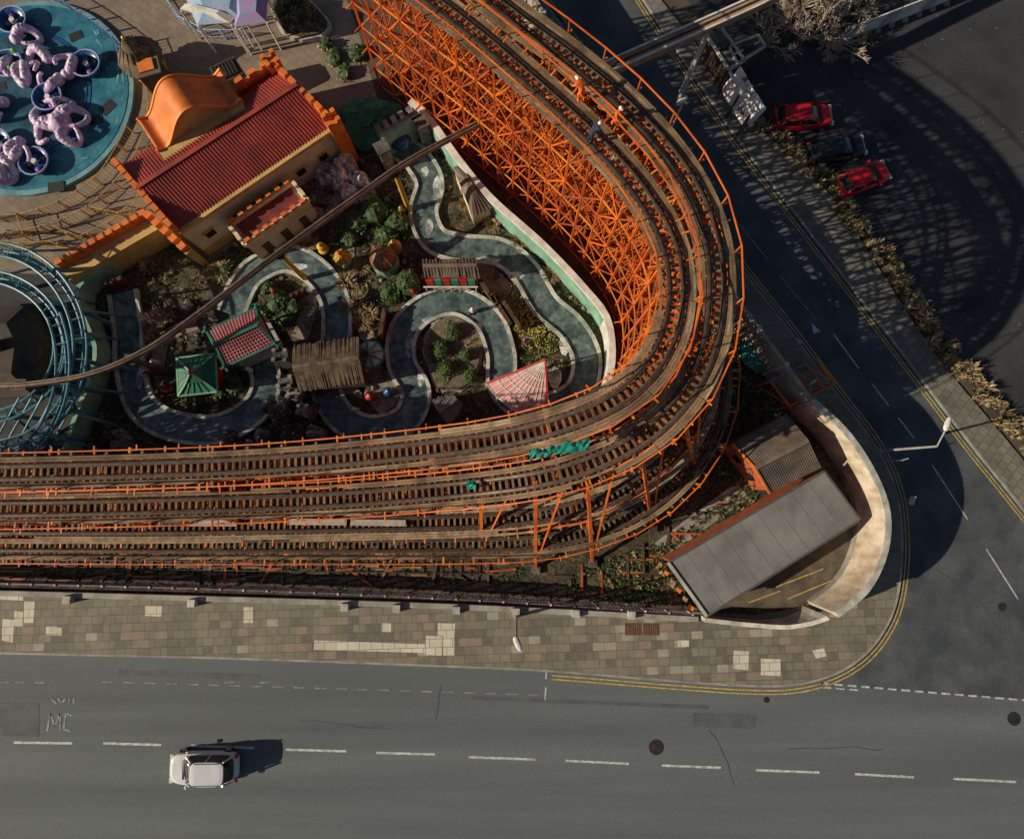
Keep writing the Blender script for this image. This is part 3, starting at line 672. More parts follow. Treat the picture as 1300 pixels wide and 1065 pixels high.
o.done()
def fence(path,h=1.2,mat=mFenceY,name='ride_fence',sp=.28): railing(name,path,h,mat,sp,1.6,None,.1,(1.,.2))
fence(cat(PL([(-60,300,1.2),(0,296,1.2),(60,285,1.2),(110,262,1.2),(150,225,1.2),(178,180,1.2),(188,130,1.2),(178,80,1.2),(165,45,1.2)]),1.))
fence(cat(PL([(-60,275,1.2),(20,272,1.2),(75,255,1.2),(120,225,1.2),(145,190,1.2),(160,160,1.2)]),1.))
fence(PL([(60,285,1.2),(100,300,1.2),(140,280,1.2),(180,245,1.2)])); fence(PL([(0,310,1.2),(60,306,1.2),(95,318,1.2)])); fence(PL([(110,262,1.2),(150,270,1.2)])); fence(PL([(20,272,1.2),(30,300,1.2)]))
fence(cat(PL([(60,-10,1.2),(100,15,1.2),(140,45,1.2),(150,70,1.2)]),1.),mat=M('fence_blue',(.1,.3,.5),(.2,.15,.4),1))
def hut(name,u,v,r,h,wall,roof,n=8):
    o=Obj(name); c=P(u,v,h); o.part('walls',wall).cyl((c.x,c.y,0),(c.x,c.y,h*.65),r*.75,r*.75,n)
    rg=[]
    for q,z in((1.,.55),(.72,.78),(.4,1.),(.1,1.25)): rg.append([Vector((c.x+r*q*math.cos(6.2832*i/(n*2))*(1+R.uniform(-.04,.04)),c.y+r*q*math.sin(6.2832*i/(n*2)),h*z)) for i in range(n*2)])
    o.part('roof',roof).loft(rg); o.part('finial',mGold).ball((c.x,c.y,h*1.28),.15)
    for i in range(n*2):
        o.part('thatch_bundles',roof).beam(rg[0][i]-Z*.05,rg[2][i]+Z*.05,.16,.1)
    o.done()
hut('thatched_hut',165,58,1.7,3.2,mYel,mThatch)
o=Obj('ticket_kiosk'); q=PL([(170,78),(198,72),(203,92),(176,100)],2.4); o.part('walls',mWoodD).prism(q,0,2.4); o.part('roof',mTile).prism([sum(q,Vector())/4+(p-sum(q,Vector())/4)*1.15 for p in q],2.4,2.55); o.part('counter',mCastle).prism([sum(q,Vector())/4+(p-sum(q,Vector())/4)*.7 for p in q],2.551,2.7); o.done()
o=Obj('entrance_canopy')
for (a,m) in(([(228,-20),(318,-15),(312,28),(250,32)],M('pale_blue_canopy',(.18,.36,.5),(.35,.38,.55),1)),([(295,-10),(340,0),(338,28),(298,35)],M('lilac_canopy',(.35,.22,.42),(.2,.3,.5),1)),([(235,5),(300,22),(292,30),(228,12)],mWhite)):
    q=PL(a,3.2+R.uniform(0,.3)); c=sum(q,Vector())/4; o.part('canopy',m).loft([q,[c+(p-c)*.5+Z*.5 for p in q]],cap0=True)
    for p in q: o.part('posts',mWhite).cyl((p.x,p.y,0),(p.x,p.y,3.2),.07)
o.done()
fence(PL([(205,-10,1.1),(225,20,1.1),(260,38,1.1),(305,38,1.1)]),1.1,M('white_blue_rail',(.5,.6,.7),(.3,.4,.6),1))
o=Obj('planting_bed'); a=cat(PL([(345,15),(360,-10),(385,-5),(420,30),(415,48),(390,55),(360,45),(345,15)]),.5); o.part('kerb',mConcL).prism(a[:-1],0,.3); c=sum(a,Vector())/len(a); o.part('soil',mGarden).prism([c+(p-c)*.88 for p in a[:-1]],.3,.34)
t=o.part('plants',mLeafM); d=o.part('dry_plants',mDry)
for _ in range(60):
    p=c+(R.choice(a)-c)*R.uniform(0,.85); tuft(R.choice([t,d]),(p.x,p.y,.34),.35,10,.4)
o.done()
for (u,v,r) in[(425,75,.9),(440,95,.8),(415,60,.6),(455,70,.9)]: bush('shrub',u,v,r,.8,(mLeafD,mDry,mLeafM),200,.12)
o=Obj('rooftop_vent_unit'); c=P(285,88,3.2); o.part('housing',mWoodD).box((c.x,c.y,1.5),(2,1.6,3.0),.5); o.part('louvres',mSteel).box((c.x,c.y,3.1),(1.7,1.2,.15),.5)
for k in range(-3,4): o.part('slats',mDark).box((c.x+k*.22,c.y+k*.12,3.2),(.08,1.1,.06),.5)
o.done()
# ================================================================= GARDEN RIDE
mWater=M('channel_water',(.05,.08,.085),(.13,.18,.17),1.1,.1,grain=.2,bump=.1,gscale=3)
CH1=[(503,186),(530,205),(546,235),(538,272),(553,306),(590,317),(635,322),(667,347),(692,388),(725,418),(744,455),(736,495),(703,516),(663,514),(638,490),(636,450),(620,408),(582,384),(540,393),(513,422),(511,462),(529,500),(513,535),(468,546),(430,525),(413,480),(428,430),(425,380),(400,345),(363,330),(318,352),(295,400)]
CH2=[(158,372),(165,420),(167,465),(182,515),(220,540),(278,545),(325,520),(340,485),(328,448)]
chs=[]
o=Obj('boat_ride_channel')
for i,ch in enumerate((CH1,CH2)):
    f=cat(PL(ch),.35); chs.append(f)
    o.part('bed',mConc).ribbon(f,1.0,-1.0,.03+.004*i); o.part('water',mWater).ribbon(f,.86,-.86,.2)
    for s in(-1,1): o.part('rim',M('channel_rim',(.58,.58,.53),(.24,.26,.22),1.2,.85,grain=.2)).wallpath(f,s*.98-.13,s*.98+.13,0,.38)
o.done()
chall=[p for f in chs for p in f[::2]]
def blob(u,v,rx,ry): 
    c=P(u,v); return [Vector((c.x+rx*(1+.1*math.sin(t*.8)+R.uniform(-.06,.06))*math.cos(t*.2618),c.y+ry*(1+R.uniform(-.06,.06))*math.sin(t*.2618),0)) for t in range(24)]
o=Obj('pond_island')
ring=blob(575,450,2.2,2.9); cc=sum(ring,Vector())/24
o.part('planter',mConc).prism(ring,0,.14); o.part('planter_bed',M('planter_soil',(.2,.155,.11),(.09,.08,.05),1.5,.95,grain=.4)).prism([cc+(p-cc)*.93 for p in ring],.14,.3)
for _ in range(60):
    p=cc+(R.choice(ring)-cc)*R.uniform(.1,.88); tuft(o.part('tufts',mDry if _%2 else mLeafM),(p.x,p.y,.3),.2,7,.2,.025)
o.done()
mPath=M('garden_path',(.3,.25,.19),(.17,.14,.11),1,.9,grain=.2)
o=Obj('garden_path')
for i,(p,w_) in enumerate([([(600,335),(640,370),(668,400),(672,430)],.8),([(440,500),(455,470),(480,490),(500,515)],1.2),([(395,360),(390,400),(380,430)],.6),([(440,300),(445,350),(455,400),(470,430)],.5),([(250,410),(210,430),(200,470)],.5)]):
    o.part('surface',mPath).ribbon(cat(PL(p),.5),w_,-w_,.05+.004*i)
o.done()
o=Obj('painted_apron'); mAp=M('flaking_white_paint',(.62,.64,.62),(.16,.2,.2),1.3,.7,grain=.2,gscale=6,lo=.42,hi=.58)
for i,(u,v,rx,ry) in enumerate([(556,245,.35,1.3),(545,290,.3,.7),(620,332,.9,.3),(655,352,.6,.35),(704,480,.5,.8),(716,440,.35,.7),(606,420,.35,.6),(548,408,.7,.3),(520,440,.25,.9),(680,503,.6,.3),(540,220,.3,.4),(535,480,.25,.7),(380,340,.7,.25),(180,480,.25,.8)]):
    o.part('apron',mAp).prism(blob(u,v,rx,ry),.19,.215+.001*i)
o.done()
GW=PL(GARD)
xs=[p.x for p in GW]; ys=[p.y for p in GW]
o=Obj('garden_ground_cover'); ms=[o.part('dark_leaves',mLeafD),o.part('mid_leaves',mLeafM),o.part('dry_tufts',mDry),o.part('stones',mRock)]
cnt=0
while cnt<2300:
    p=Vector((R.uniform(min(xs),max(xs)),R.uniform(min(ys),max(ys)),0))
    if not inpoly(p,GW): continue
    cnt+=1
    if min((p-Vector((q.x,q.y,0))).length_squared for q in chall)<1.3**2: continue
    k=R.random()
    if k<.4: leaves(ms[0],(p.x,p.y,.02),R.uniform(.2,.5),13,.09,.35)
    elif k<.55: leaves(ms[1],(p.x,p.y,.02),R.uniform(.15,.4),11,.08,.3)
    elif k<.9: tuft(ms[2],p,R.uniform(.15,.4),8,.3,.025)
    else: ms[3].ball((p.x,p.y,.05),R.uniform(.08,.25),None,None,6,4,.2)
o.done()
o=Obj('daffodil_bed'); g=o.part('leaves',mLeafM); fl=o.part('flowers',M('daffodil',(.6,.5,.05),(.5,.42,.1),3))
for _ in range(260):
    t=R.random(); u=650+50*t+R.uniform(-18,22); v=375+60*t+R.uniform(-25,25)+8; p=P(u,v)
    if min((p-q).length_squared for q in chall)<1.2**2: continue
    tuft(g,(p.x,p.y,.02),.25,8,.3,.02)
    for _k in range(2):
        q=p+Vector((R.uniform(-.2,.2),R.uniform(-.2,.2),.33)); fl.ball(q,.045,.045,.03,5,3)
o.done()
for (u,v,r,h) in[(455,283,1.2,1.1),(478,272,1.3,1.4),(505,285,1.1,1.),(492,300,.9,1.),(520,362,1.2,1.6),(497,375,.9,1.2),(445,305,.9,.8),(355,385,1.1,1.2),(335,395,.8,.9),(365,405,.8,.8),(300,490,.8,.8),(248,510,.8,.8),(280,505,.7,.6),(290,345,.6,.8),(345,370,.8,1.),(375,390,.8,.9)]: bush('shrub',u,v,r,h,(mLeafD,mLeafD,mLeafM),420,.11)
for (u,v,r) in[(576,424,.72),(560,446,.8),(567,470,.7),(592,452,.5),(598,480,.55)]: bush('clipped_box_bush',u,v,r,1.15,(mLeafD,mLeafM),520,.06,True)
for (u,v,r) in[(280,345,1.1),(455,385,1.0),(440,360,.9),(470,400,.8),(210,405,1.0),(200,425,.9),(395,310,.8),(460,340,.8),(700,350,.8),(660,310,.8),(190,340,.7),(630,380,.5),(625,285,.9),(590,260,.7),(460,410,.8),(445,390,.8)]:
    o=Obj('pampas_grass'); c=P(u,v); tuft(o.part('blades',mDry),c,r,150,r*.8,.035); tuft(o.part('base_blades',mLeafY),c,r*.6,50,.5,.03); o.done()
def wither(name,u,v,s,seed,minr=.02,dep=5,kk=3):
    rr=random.Random(seed); o=Obj(name); g=o.part('trunk',mBark); tw=o.part('twigs',mTwig)
    def grow(p,d,l,r,dep):
        q=p+d*l; (g if dep>2 else tw).cyl(p,q,max(r,minr),max(r*.65,minr*.7),4 if dep<3 else 8,cap=False)
        if dep==0: return
        for _ in range(3 if dep>1 else 4):
            nd=(d+Vector((rr.uniform(-1,1),rr.uniform(-1,1),rr.uniform(-.4,.6)))*.75).normalized(); grow(q if rr.random()<.6 else p.lerp(q,.6),nd,l*rr.uniform(.65,.85),r*.6,dep-1)
    c=P(u,v)
    for k in range(kk): grow(c.copy(),Vector((rr.uniform(-.8,.8),rr.uniform(-.8,.8),.9)).normalized(),s,s*.08,dep)
    o.done()
wither('bare_tree',1020,48,1.7,3,.022,5,4); wither('bare_tree',1060,30,1.2,13,.02,5,2); wither('bare_tree',205,415,.55,5); wither('bare_tree',975,60,1.,8,.02,4); wither('bare_shrub',345,385,.4,9,.015,4)
for (u,v,rx,h,m) in[(432,226,1.5,2.4,mRockW),(448,236,1.2,2.,mRockW),(420,236,1.,2.,mRockW),(412,252,1.3,1.5,mRock),(398,268,1.2,1.3,mRock),(425,262,1.3,1.2,mRock),(460,250,1.0,1.,mRock),(355,530,1.1,1.4,mRockD),(375,545,.9,1.,mRockD),(330,560,1.,.8,mRock),(395,520,.8,1.3,mRockD),(345,515,.7,1.,mRock),(300,560,.9,.7,mRockD),(160,560,.9,1.,mRock),(140,550,.8,.8,mRockD),(600,245,.8,1.,mRock),(365,515,.7,1.4,mRock),(238,388,.5,.7,mRockW),(540,165,.7,1.2,mRockD)]:
    o=Obj('rock_outcrop'); c=P(u,v); g=o.part('rock',m)
    for k in range(7):
        g2=Vector((R.uniform(-.6,.6)*rx,R.uniform(-.6,.6)*rx,0)); g.ball((c.x+g2.x,c.y+g2.y,h*.15),rx*R.uniform(.3,.65),rx*R.uniform(.3,.6),h*R.uniform(.45,.9),9,7,.2)
    o.done()
o=Obj('tunnel_portal'); a=PL([(478,168),(528,140),(545,158),(495,190)],3.0); o.part('walls',mMint).prism([a[0],a[1],a[1].lerp(a[2],.4),a[0].lerp(a[3],.4)],0,3.0)
f=cat(PL([(478,168,3),(528,140,3)]),.7)
for p,q in zip(f[:-1:1],f[1:]): o.part('merlons',mRock).beam(p+Z*.25,p.lerp(q,.55)+Z*.25,.5,.5)
for u,v in((486,190),(535,158)):
    c=P(u,v,2.6); o.part('towers',mRock).box((c.x,c.y,1.4),(.8,.8,2.8),.5); o.part('tower_cap',mRockD).box((c.x,c.y,2.9),(1.,1.,.2),.5)
c=P(508,178,1.5); o.part('blue_ball',mBlueD,True).ball((c.x,c.y,1.3),.8,.8,.7); o.done()
o=Obj('green_groundsheet'); g=o.part('sheet',M('green_sheet',(.03,.2,.1),(.02,.1,.06),.8,.7,bump=.5,gscale=2)); a=cat(PL([(428,140,1),(455,125,1.2),(490,128,1.3),(512,138,1.),(490,160,.8),(470,190,.5),(450,185,.4),(428,140,1)]),.5)[:-1]; c=sum(a,Vector())/len(a); g.loft([[Vector((p.x,p.y,0)) for p in a],a,[c.lerp(p,.7)+Z*R.uniform(.1,.3) for p in a],[c.lerp(p,.35)+Z*R.uniform(.2,.5) for p in a]]); o.done()
def pagoda(name,quad,h,roofm,trim,ridge=.9,chk=None):
    o=Obj(name); q=PL(quad,h); c=sum(q,Vector())/4
    for p in q: 
        b=c.lerp(p,.82); o.part('posts',trim).cyl((b.x,b.y,0),(b.x,b.y,h-.02),.09)
    o.part('floor',mConc).prism([c.lerp(p,.9) for p in q],0,.4)
    e0=q[0].lerp(q[3],.5); e1=q[1].lerp(q[2],.5); m0=e0.lerp(e1,.08)+Z*ridge; m1=e0.lerp(e1,.92)+Z*ridge
    r=o.part('roof',roofm); r.face([q[0],q[1],m1,m0][::-1]); r.face([q[3],q[2],m1,m0]); r.face([q[0],q[3],m0]); r.face([q[1],q[2],m1][::-1])
    tb=o.part('tile_ribs',chk or roofm)
    n=16
    for i in range(1,n):
        t=i/n; tb.beam(q[0].lerp(q[1],t)+Z*.03,m0.lerp(m1,t)+Z*.05,.035,.05); tb.beam(q[3].lerp(q[2],t)+Z*.03,m0.lerp(m1,t)+Z*.05,.035,.05)
    for k in range(1,7):
        t=k/7; tb.beam(q[0].lerp(m0,t)+Z*.02,q[1].lerp(m1,t)+Z*.02,.03,.05); tb.beam(q[3].lerp(m0,t)+Z*.02,q[2].lerp(m1,t)+Z*.02,.03,.05)
    g=o.part('trim',trim); g.beam(m0+Z*.08,m1+Z*.08,.2,.16)
    for i in range(4): 
        a,b=q[i],q[(i+1)%4]; d=(b-a).normalized(); g.beam(a-d*.35,b+d*.35,.16,.14)
        o.part('eave_tips',trim).ball((a.x,a.y,a.z+.18),.13)
    for a,b in((q[0],m0),(q[3],m0),(q[1],m1),(q[2],m1)): g.beam(a+Z*.06,b+Z*.06,.14,.12)
    o.done()
pagoda('red_pagoda_pavilion',[(262,420),(326,391),(350,436),(286,466)],3.,M('pagoda_red',(.4,.08,.09),(.3,.06,.07),2,.5),mGreenP,.7,mPinkRoof)
def pyr(name,u,v,r,h,rm,trim,wall,rot=.4,n=4,hh=1.):
    o=Obj(name); c=P(u,v,h); o.part('walls',wall).cyl((c.x,c.y,0),(c.x,c.y,h),r*.6,r*.6,n*2)
    ring=[Vector((c.x+r*math.cos(rot+6.2832*i/n),c.y+r*math.sin(rot+6.2832*i/n),h)) for i in range(n)]; mid=[Vector((c.x+(p.x-c.x)*.45,c.y+(p.y-c.y)*.45,h+hh*.4)) for p in ring]; ap=Vector((c.x,c.y,h+hh))
    rf=o.part('roof',rm); rf.loft([ring,mid,[ap+(p-c)*.03 for p in ring]]); tr=o.part('trim',trim)
    for i in range(n): tr.beam(ring[i]+Z*.04,mid[i]+Z*.05,.12,.1); tr.beam(mid[i]+Z*.05,ap+Z*.05,.12,.1); tr.beam(ring[i],ring[(i+1)%n],.12,.12)
    for i in range(n):
        for t in(.2,.4,.6,.8): e=ring[i].lerp(ring[(i+1)%n],t); o.part('tile_ribs',rm).beam(e+Z*.02,mid[i].lerp(mid[(i+1)%n],t)+Z*.04,.06,.06)
    o.part('finial',mRed).ball((ap.x,ap.y,ap.z+.15),.16); o.done()
pyr('green_pagoda',250,476,1.9,2.2,mGreenP,M('pale_green',(.2,.4,.25),(.1,.25,.15),1),mRed,.9)
pyr('small_pagoda',470,450,1.0,1.8,mWhite,mTeal,mMint,.3,8,.6)
pyr('golden_stupa',435,327,.6,1.5,mGold,mYel,mMint,.2,8,.9)
o=Obj('domed_temple'); c=P(484,324,2); o.part('drum',mMint).cyl((c.x,c.y,0),(c.x,c.y,1.2),1.,1.,16); o.part('dome',M('brown_dome',(.2,.09,.05),(.12,.05,.03),1.5,.5),True).ball((c.x,c.y,1.3),1.0,1.0,1.1); o.part('tip',mGold).cyl((c.x,c.y,2.3),(c.x,c.y,2.9),.12,.02)
for k in range(8):
    t=k*.785; o.part('ribs',mGold).tube([Vector((c.x+1.03*math.sin(a)*math.cos(t),c.y+1.03*math.sin(a)*math.sin(t),1.3+1.13*math.cos(a))) for a in(0.1,.4,.8,1.2,1.5)],.03,5)
o.done()
o=Obj('gilded_bell'); c=P(498,306,1.6)
for r,z in((.5,.6),(.42,.85),(.33,1.1),(.22,1.35),(.1,1.6)): o.part('tiers',mGold,True).ball((c.x,c.y,z),r,r,.16)
o.part('base',mConc).cyl((c.x,c.y,0),(c.x,c.y,.5),.5); o.done()
o=Obj('stacked_stone_lantern'); c=P(405,310,1.5)
for r,z in((.4,.3),(.3,.7),(.33,1.),(.13,1.3)): o.part('stones',mYel,True).ball((c.x,c.y,z),r,r,.2)
o.done()
def longhouse(name,quad,h,roofm,wallm,ridge=1.,slats=26,sm=None,bwid=.1):
    o=Obj(name); q=PL(quad,h); c=sum(q,Vector())/4
    o.part('walls',wallm).prism([c.lerp(p,.9) for p in q],0,h)
    m0=q[0].lerp(q[3],.5)+Z*ridge; m1=q[1].lerp(q[2],.5)+Z*ridge; r=o.part('roof',roofm)
    r.face([q[0],q[1],m1,m0][::-1]); r.face([q[3],q[2],m1,m0]); w=o.part('gables',wallm); w.face([q[0],q[3],m0]); w.face([q[1],m1,q[2]])
    s=o.part('roof_battens',sm or roofm)
    for i in range(slats+1):
        t=i/slats; j=R.uniform(-.12,.12); s.beam(q[0].lerp(q[1],t)+Z*(.02)+(q[0]-q[3]).normalized()*j,m0.lerp(m1,t)+Z*.04,bwid,.06); s.beam(q[3].lerp(q[2],t)+Z*(.02)-(q[0]-q[3]).normalized()*j,m0.lerp(m1,t)+Z*.04,bwid,.06)
    s.beam(m0+Z*.07,m1+Z*.07,.25,.12); return o
o=longhouse('timber_bridge_house',[(372,440),(455,428),(462,486),(380,496)],2.8,mThatch,mWoodD,.7,64,None,.055); o.done()
o=Obj('stone_gate_tower')
for (u,v) in((357,452),(363,485)):
    c=P(u,v,2.6); o.part('tower',mRockD).box((c.x,c.y,1.4),(1.,.9,2.8),.1)
    for dx in(-.38,.38):
        for dy in(-.32,.32): o.part('merlons',mRock).box((c.x+dx,c.y+dy,2.95),(.25,.25,.35),.1)
o.done()
o=Obj('stone_gate_tower')
for (u,v) in((385,520),(398,548),(372,500)):
    c=P(u,v,2.); o.part('tower',mRock).box((c.x,c.y,1.),(.9,.8,2.),-.4)
    for dx in(-.3,.3):
        for dy in(-.25,.25): o.part('merlons',mRockD).box((c.x+dx,c.y+dy,2.12),(.22,.22,.25),-.4)
o.done()
o=longhouse('oriental_bridge_house',[(537,330),(603,328),(608,352),(540,352)],2.6,mTile,mRed,.5,16); c=P(572,358,1.5)
for k in range(6): o.part('panels',mTeal if k%2 else mRed).box((c.x-1.5+k*.6,c.y,1.2),(.5,.12,1.6)) 
for k in range(7): o.part('balustrade',mWhite).box((c.x-1.8+k*.6,c.y-.35,.8),(.08,.08,1.2))
o.part('balustrade',mWhite).box((c.x,c.y-.35,1.4),(3.9,.1,.08)); o.done()
o=Obj('fan_roof_pavilion'); ap=P(692,457,3.6); arc=cat(PL([(617,487),(626,500),(640,512),(655,522),(674,529),(697,531)],2.5),.25); r=o.part('roof',mPinkRoof)
for i in range(len(arc)-1): r.face([ap,arc[i],arc[i+1]])
rb=o.part('ribs',mWhite)
for i in range(0,len(arc),2): rb.beam(arc[i]+Z*.03,ap+Z*.03,.05,.05)
for k in(.2,.35,.5,.65,.8,.99):
    pth=[ap.lerp(p,k)+Z*.03 for p in arc]
    for a,b in zip(pth,pth[1:]): rb.beam(a,b,.06,.05)
for p in(arc[0],arc[-1]): o.part('red_edge',mRed).beam(p+Z*.05,ap+Z*.05,.12,.14)
for p in arc[::5]+[ap]: o.part('posts',mWhite).cyl((p.x,p.y,0),(p.x,p.y,p.z-.02),.08)
vs=[Vector((p.x,p.y,0)) for p in [ap]+arc]; c=sum(vs,Vector())/len(vs); o.part('base',mConcL).prism([c.lerp(p,.85) for p in vs],0,.9); o.done()
o=longhouse('grey_shed',[(548,508),(572,500),(588,514),(570,540)],1.8,mGrey,mRock,.5,8); o.done()
for (u,v,m) in((470,503,mRed),(493,498,mBlueD)):
    o=Obj('ball_ornament'); c=P(u,v,.6); o.part('ball',m,True).ball((c.x,c.y,.75),.38); o.part('plinth',mConc).cyl((c.x,c.y,0),(c.x,c.y,.45),.3,.25,10); o.part('cap',mWhite,True).ball((c.x,c.y,1.1),.12); o.done()
for (u,v,l,a,m) in((485,412,2.2,1.45,mRed),(635,392,2.6,-1.0,mRed),(620,372,2.2,-1.0,mWoodL),(650,400,2.2,-1.,mPinkRoof),(378,372,1.,.5,mRed),(145,357,1.2,.4,mRed),(205,492,.8,1.,mWhite),(190,470,.7,.4,mRed)):
    o=Obj('garden_screen'); c=P(u,v,1.1); o.part('panel',m).box((c.x,c.y,.6),(l,.12,1.1),a); o.part('cap',mWoodD).box((c.x,c.y,1.2),(l+.2,.28,.08),a)
    for k in(-1,0,1): o.part('posts',mWoodD).box((c.x+k*l*.45*math.cos(a),c.y+k*l*.45*math.sin(a),.65),(.16,.2,1.4),a)
    o.done()
for (u,v,m) in[(235,388,mWhite),(318,470,mWhite),(212,492,mRed),(430,475,mRed),(600,395,mWhite),(350,372,mRed),(510,268,mGold),(198,460,mWhite),(585,230,mTeal),(525,372,mRed),(465,470,mYel),(452,520,mWhite)]:
    o=Obj('garden_statuette'); c=P(u,v,.5); o.part('body',m,True).ball((c.x,c.y,.55),.2,.16,.45); o.part('head',m,True).ball((c.x,c.y,1.1),.15); o.part('plinth',mConc).box((c.x,c.y,.1),(.45,.45,.2)); o.part('arms',m).cyl((c.x-.28,c.y,.7),(c.x+.28,c.y,.75),.06); o.done()
o=Obj('service_hut'); a=PL([(577,215),(592,208),(622,262),(600,272)],2.2); c=sum(a,Vector())/4; o.part('walls',mCream).prism(a,0,2.1); o.part('roof',mTile).loft([[c+(p-c)*1.1+Z*-.05 for p in a],[c+(p-c)*.3+Z*.5 for p in a]])
for i in range(4):
    for t in(.2,.4,.6,.8): e=a[i].lerp(a[(i+1)%4],t); o.part('roof_battens',mTile).beam(c+(e-c)*1.08,c+(e-c)*.3+Z*.52,.06)
o.done()
# ================================================================= CORNER BUILDINGS
def gable(name,quad,h,ridge):
    o=Obj(name); q=PL(quad,h); c=sum(q,Vector())/4
    o.part('walls',mBrick).prism([c.lerp(p,.93) for p in q],0,h-.05)
    m0=q[0].lerp(q[3],.5)+Z*ridge; m1=q[1].lerp(q[2],.5)+Z*ridge; r=o.part('roof',mTile)
    r.face([q[0],q[1],m1,m0][::-1]); r.face([q[3],q[2],m1,m0]); g=o.part('gables',mBrick); g.face([q[0],q[3],m0]); g.face([q[1],m1,q[2]])
    n=int((q[1]-q[0]).length/.16); s=o.part('roof_ribs',mTile)
    for i in range(n+1):
        t=i/n; s.beam(q[0].lerp(q[1],t)+Z*.01,m0.lerp(m1,t)+Z*.02,.045,.03); s.beam(q[3].lerp(q[2],t)+Z*.01,m0.lerp(m1,t)+Z*.02,.045,.03)
    s.beam(m0+Z*.08,m1+Z*.08,.3,.08); o.part('bargeboards',mCastle).beam(q[0],m0,.12,.2); o.part('bargeboards',mCastle).beam(q[3],m0,.12,.2)
    d=(q[3]-q[0]); cc=q[0].lerp(q[3],.5); n_=(c-cc).normalized()
    for k in(.3,.7): p=c.lerp(q[0],.93).lerp(c.lerp(q[3],.93),k)-n_*.03; o.part('windows',mGlass).beam((p.x-.3*d.normalized().x,p.y-.3*d.normalized().y,1.6),(p.x+.3*d.normalized().x,p.y+.3*d.normalized().y,1.6),.1,.9)
    o.done()
gable('brick_hut',[(930,563),(998,526),(1042,594),(977,626)],3.4,.7)
o=Obj('flat_roof_store'); q=PL([(848,714),(1046,598),(1092,660),(897,782)],3.); c=sum(q,Vector())/4
o.part('walls',mBrick).prism([c.lerp(p,.96) for p in q],0,2.8); o.part('roof',mGrey).prism(q,2.803,3.0); g=o.part('roof_edge',mConcL)
g.beam(q[0]+Z*.04,q[3]+Z*.04,.2,.14); g2=o.part('roof_seams',M('seam_felt',(.2,.19,.18),None,2))
for k in range(1,9): g2.beam(q[0].lerp(q[1],k/9)+Z*.004,q[3].lerp(q[2],k/9)+Z*.004,.03,.014)
g3=o.part('roof_kerb',M('dark_kerb',(.1,.09,.085),None,2)); g3.beam(q[1]+Z*.03,q[2]+Z*.03,.14,.08); g3.beam(q[3]+Z*.03,q[2]+Z*.03,.12,.08); g3.beam(q[0]+Z*.03,q[1]+Z*.03,.12,.08)
for k in(.2,.5,.8):
    p=q[3].lerp(q[2],k); o.part('doors',mWoodD).box((p.x,p.y+.25,1.1),(.05,.9,2.1),.5)
for k in range(6): p=q[0].lerp(q[3],(k+.5)/6)-Vector((.25,.1,0)); o.part('stacked_planks',mCastle if k%2 else mWoodL).beam((p.x,p.y,.3),(p.x-.2,p.y+.1,2.2),.25,.06)
o.done()
sheetobj('corner_yard_paving',[(1010,560),(1075,620),(1085,680),(1060,740),(1010,770),(900,772),(880,760),(1050,640)],.0105,M('yard_concrete',(.13,.1,.07),(.06,.05,.038),.8,.9,grain=.25))
o=Obj('yard_marking')
for s in [(985,745,1045,722),(1000,760,1060,735),(950,765,990,750)]:
    a=P(*s[:2]);b=P(*s[2:]); o.part('line',mRoadYel).ribbon([a,b],.04,-.04,.016)
o.done()
sheetobj('side_path',[(830,690),(935,612),(950,632),(850,704)],.012,mConc)
o=Obj('teal_covered_boat'); c=P(960,450,1); g=o.part('cover',mTeal); rows=[]
for i in range(10):
    t=i/9; w_=1.1*math.sin(math.pi*(.1+.8*t)); pc=P(942+t*34,430+t*42,0); rows.append([(pc.x+(j-3)/3*w_,pc.y+(j-3)/3*w_*.5+R.uniform(-.05,.05),1.5*(1-abs(j-3)/3.2)+.3+R.uniform(-.1,.1)) for j in range(7)])
g.add([v for r in rows for v in r],[(i*7+j,i*7+j+1,(i+1)*7+j+1,(i+1)*7+j) for i in range(9) for j in range(6)]); o.part('cradle',mWood).box((c.x,c.y,.15),(2.4,1.2,.3),-.9); o.done()
o=Obj('maintenance_scaffold')
for i in range(5):
    a=P(962+i*14,490-i*7,0); b=P(985+i*14,520-i*7,0)
    o.part('frame',mOrange).beam(a+Z*2.4,b+Z*2.4,.12)
    for p in(a,b): o.part('frame',mOrange).beam(p,p+Z*2.4,.1)
    o.part('braces',mGoldO).beam(a,b+Z*2.4,.07)
a=P(962,490);b=P(1018,462); o.part('rail',mCyan).beam(a+Z*2.45,b+Z*2.45,.14); a=P(985,520);b=P(1041,492); o.part('rail',mOrange).beam(a+Z*2.45,b+Z*2.45,.12); o.done()
o=Obj('yard_weeds'); g1=o.part('dry',mDry); g2=o.part('green',mLeafM); g3=o.part('dark',mLeafD)
YP=PL([(-50,705),(640,715),(700,735),(830,690),(940,620),(905,600),(920,500),(940,420),(1030,530),(940,560),(960,640),(840,715),(880,770),(0,738)])
xs=[p.x for p in YP]; ys=[p.y for p in YP]; k=0; xw=P(720,700).x
while k<1500:
    p=Vector((R.uniform(min(xs),max(xs)),R.uniform(min(ys),max(ys)),0))
    if not inpoly(p,YP): continue
    k+=1
    if p.x<xw and R.random()<.85: continue
    tuft(g3 if p.x<xw else R.choice([g1,g2,g3,g3]),p,R.uniform(.15,.45),8,.25,.03)
o.done()
o=Obj('timber_offcuts'); mOld=M('grey_old_timber',(.11,.09,.07),(.06,.045,.035),2)
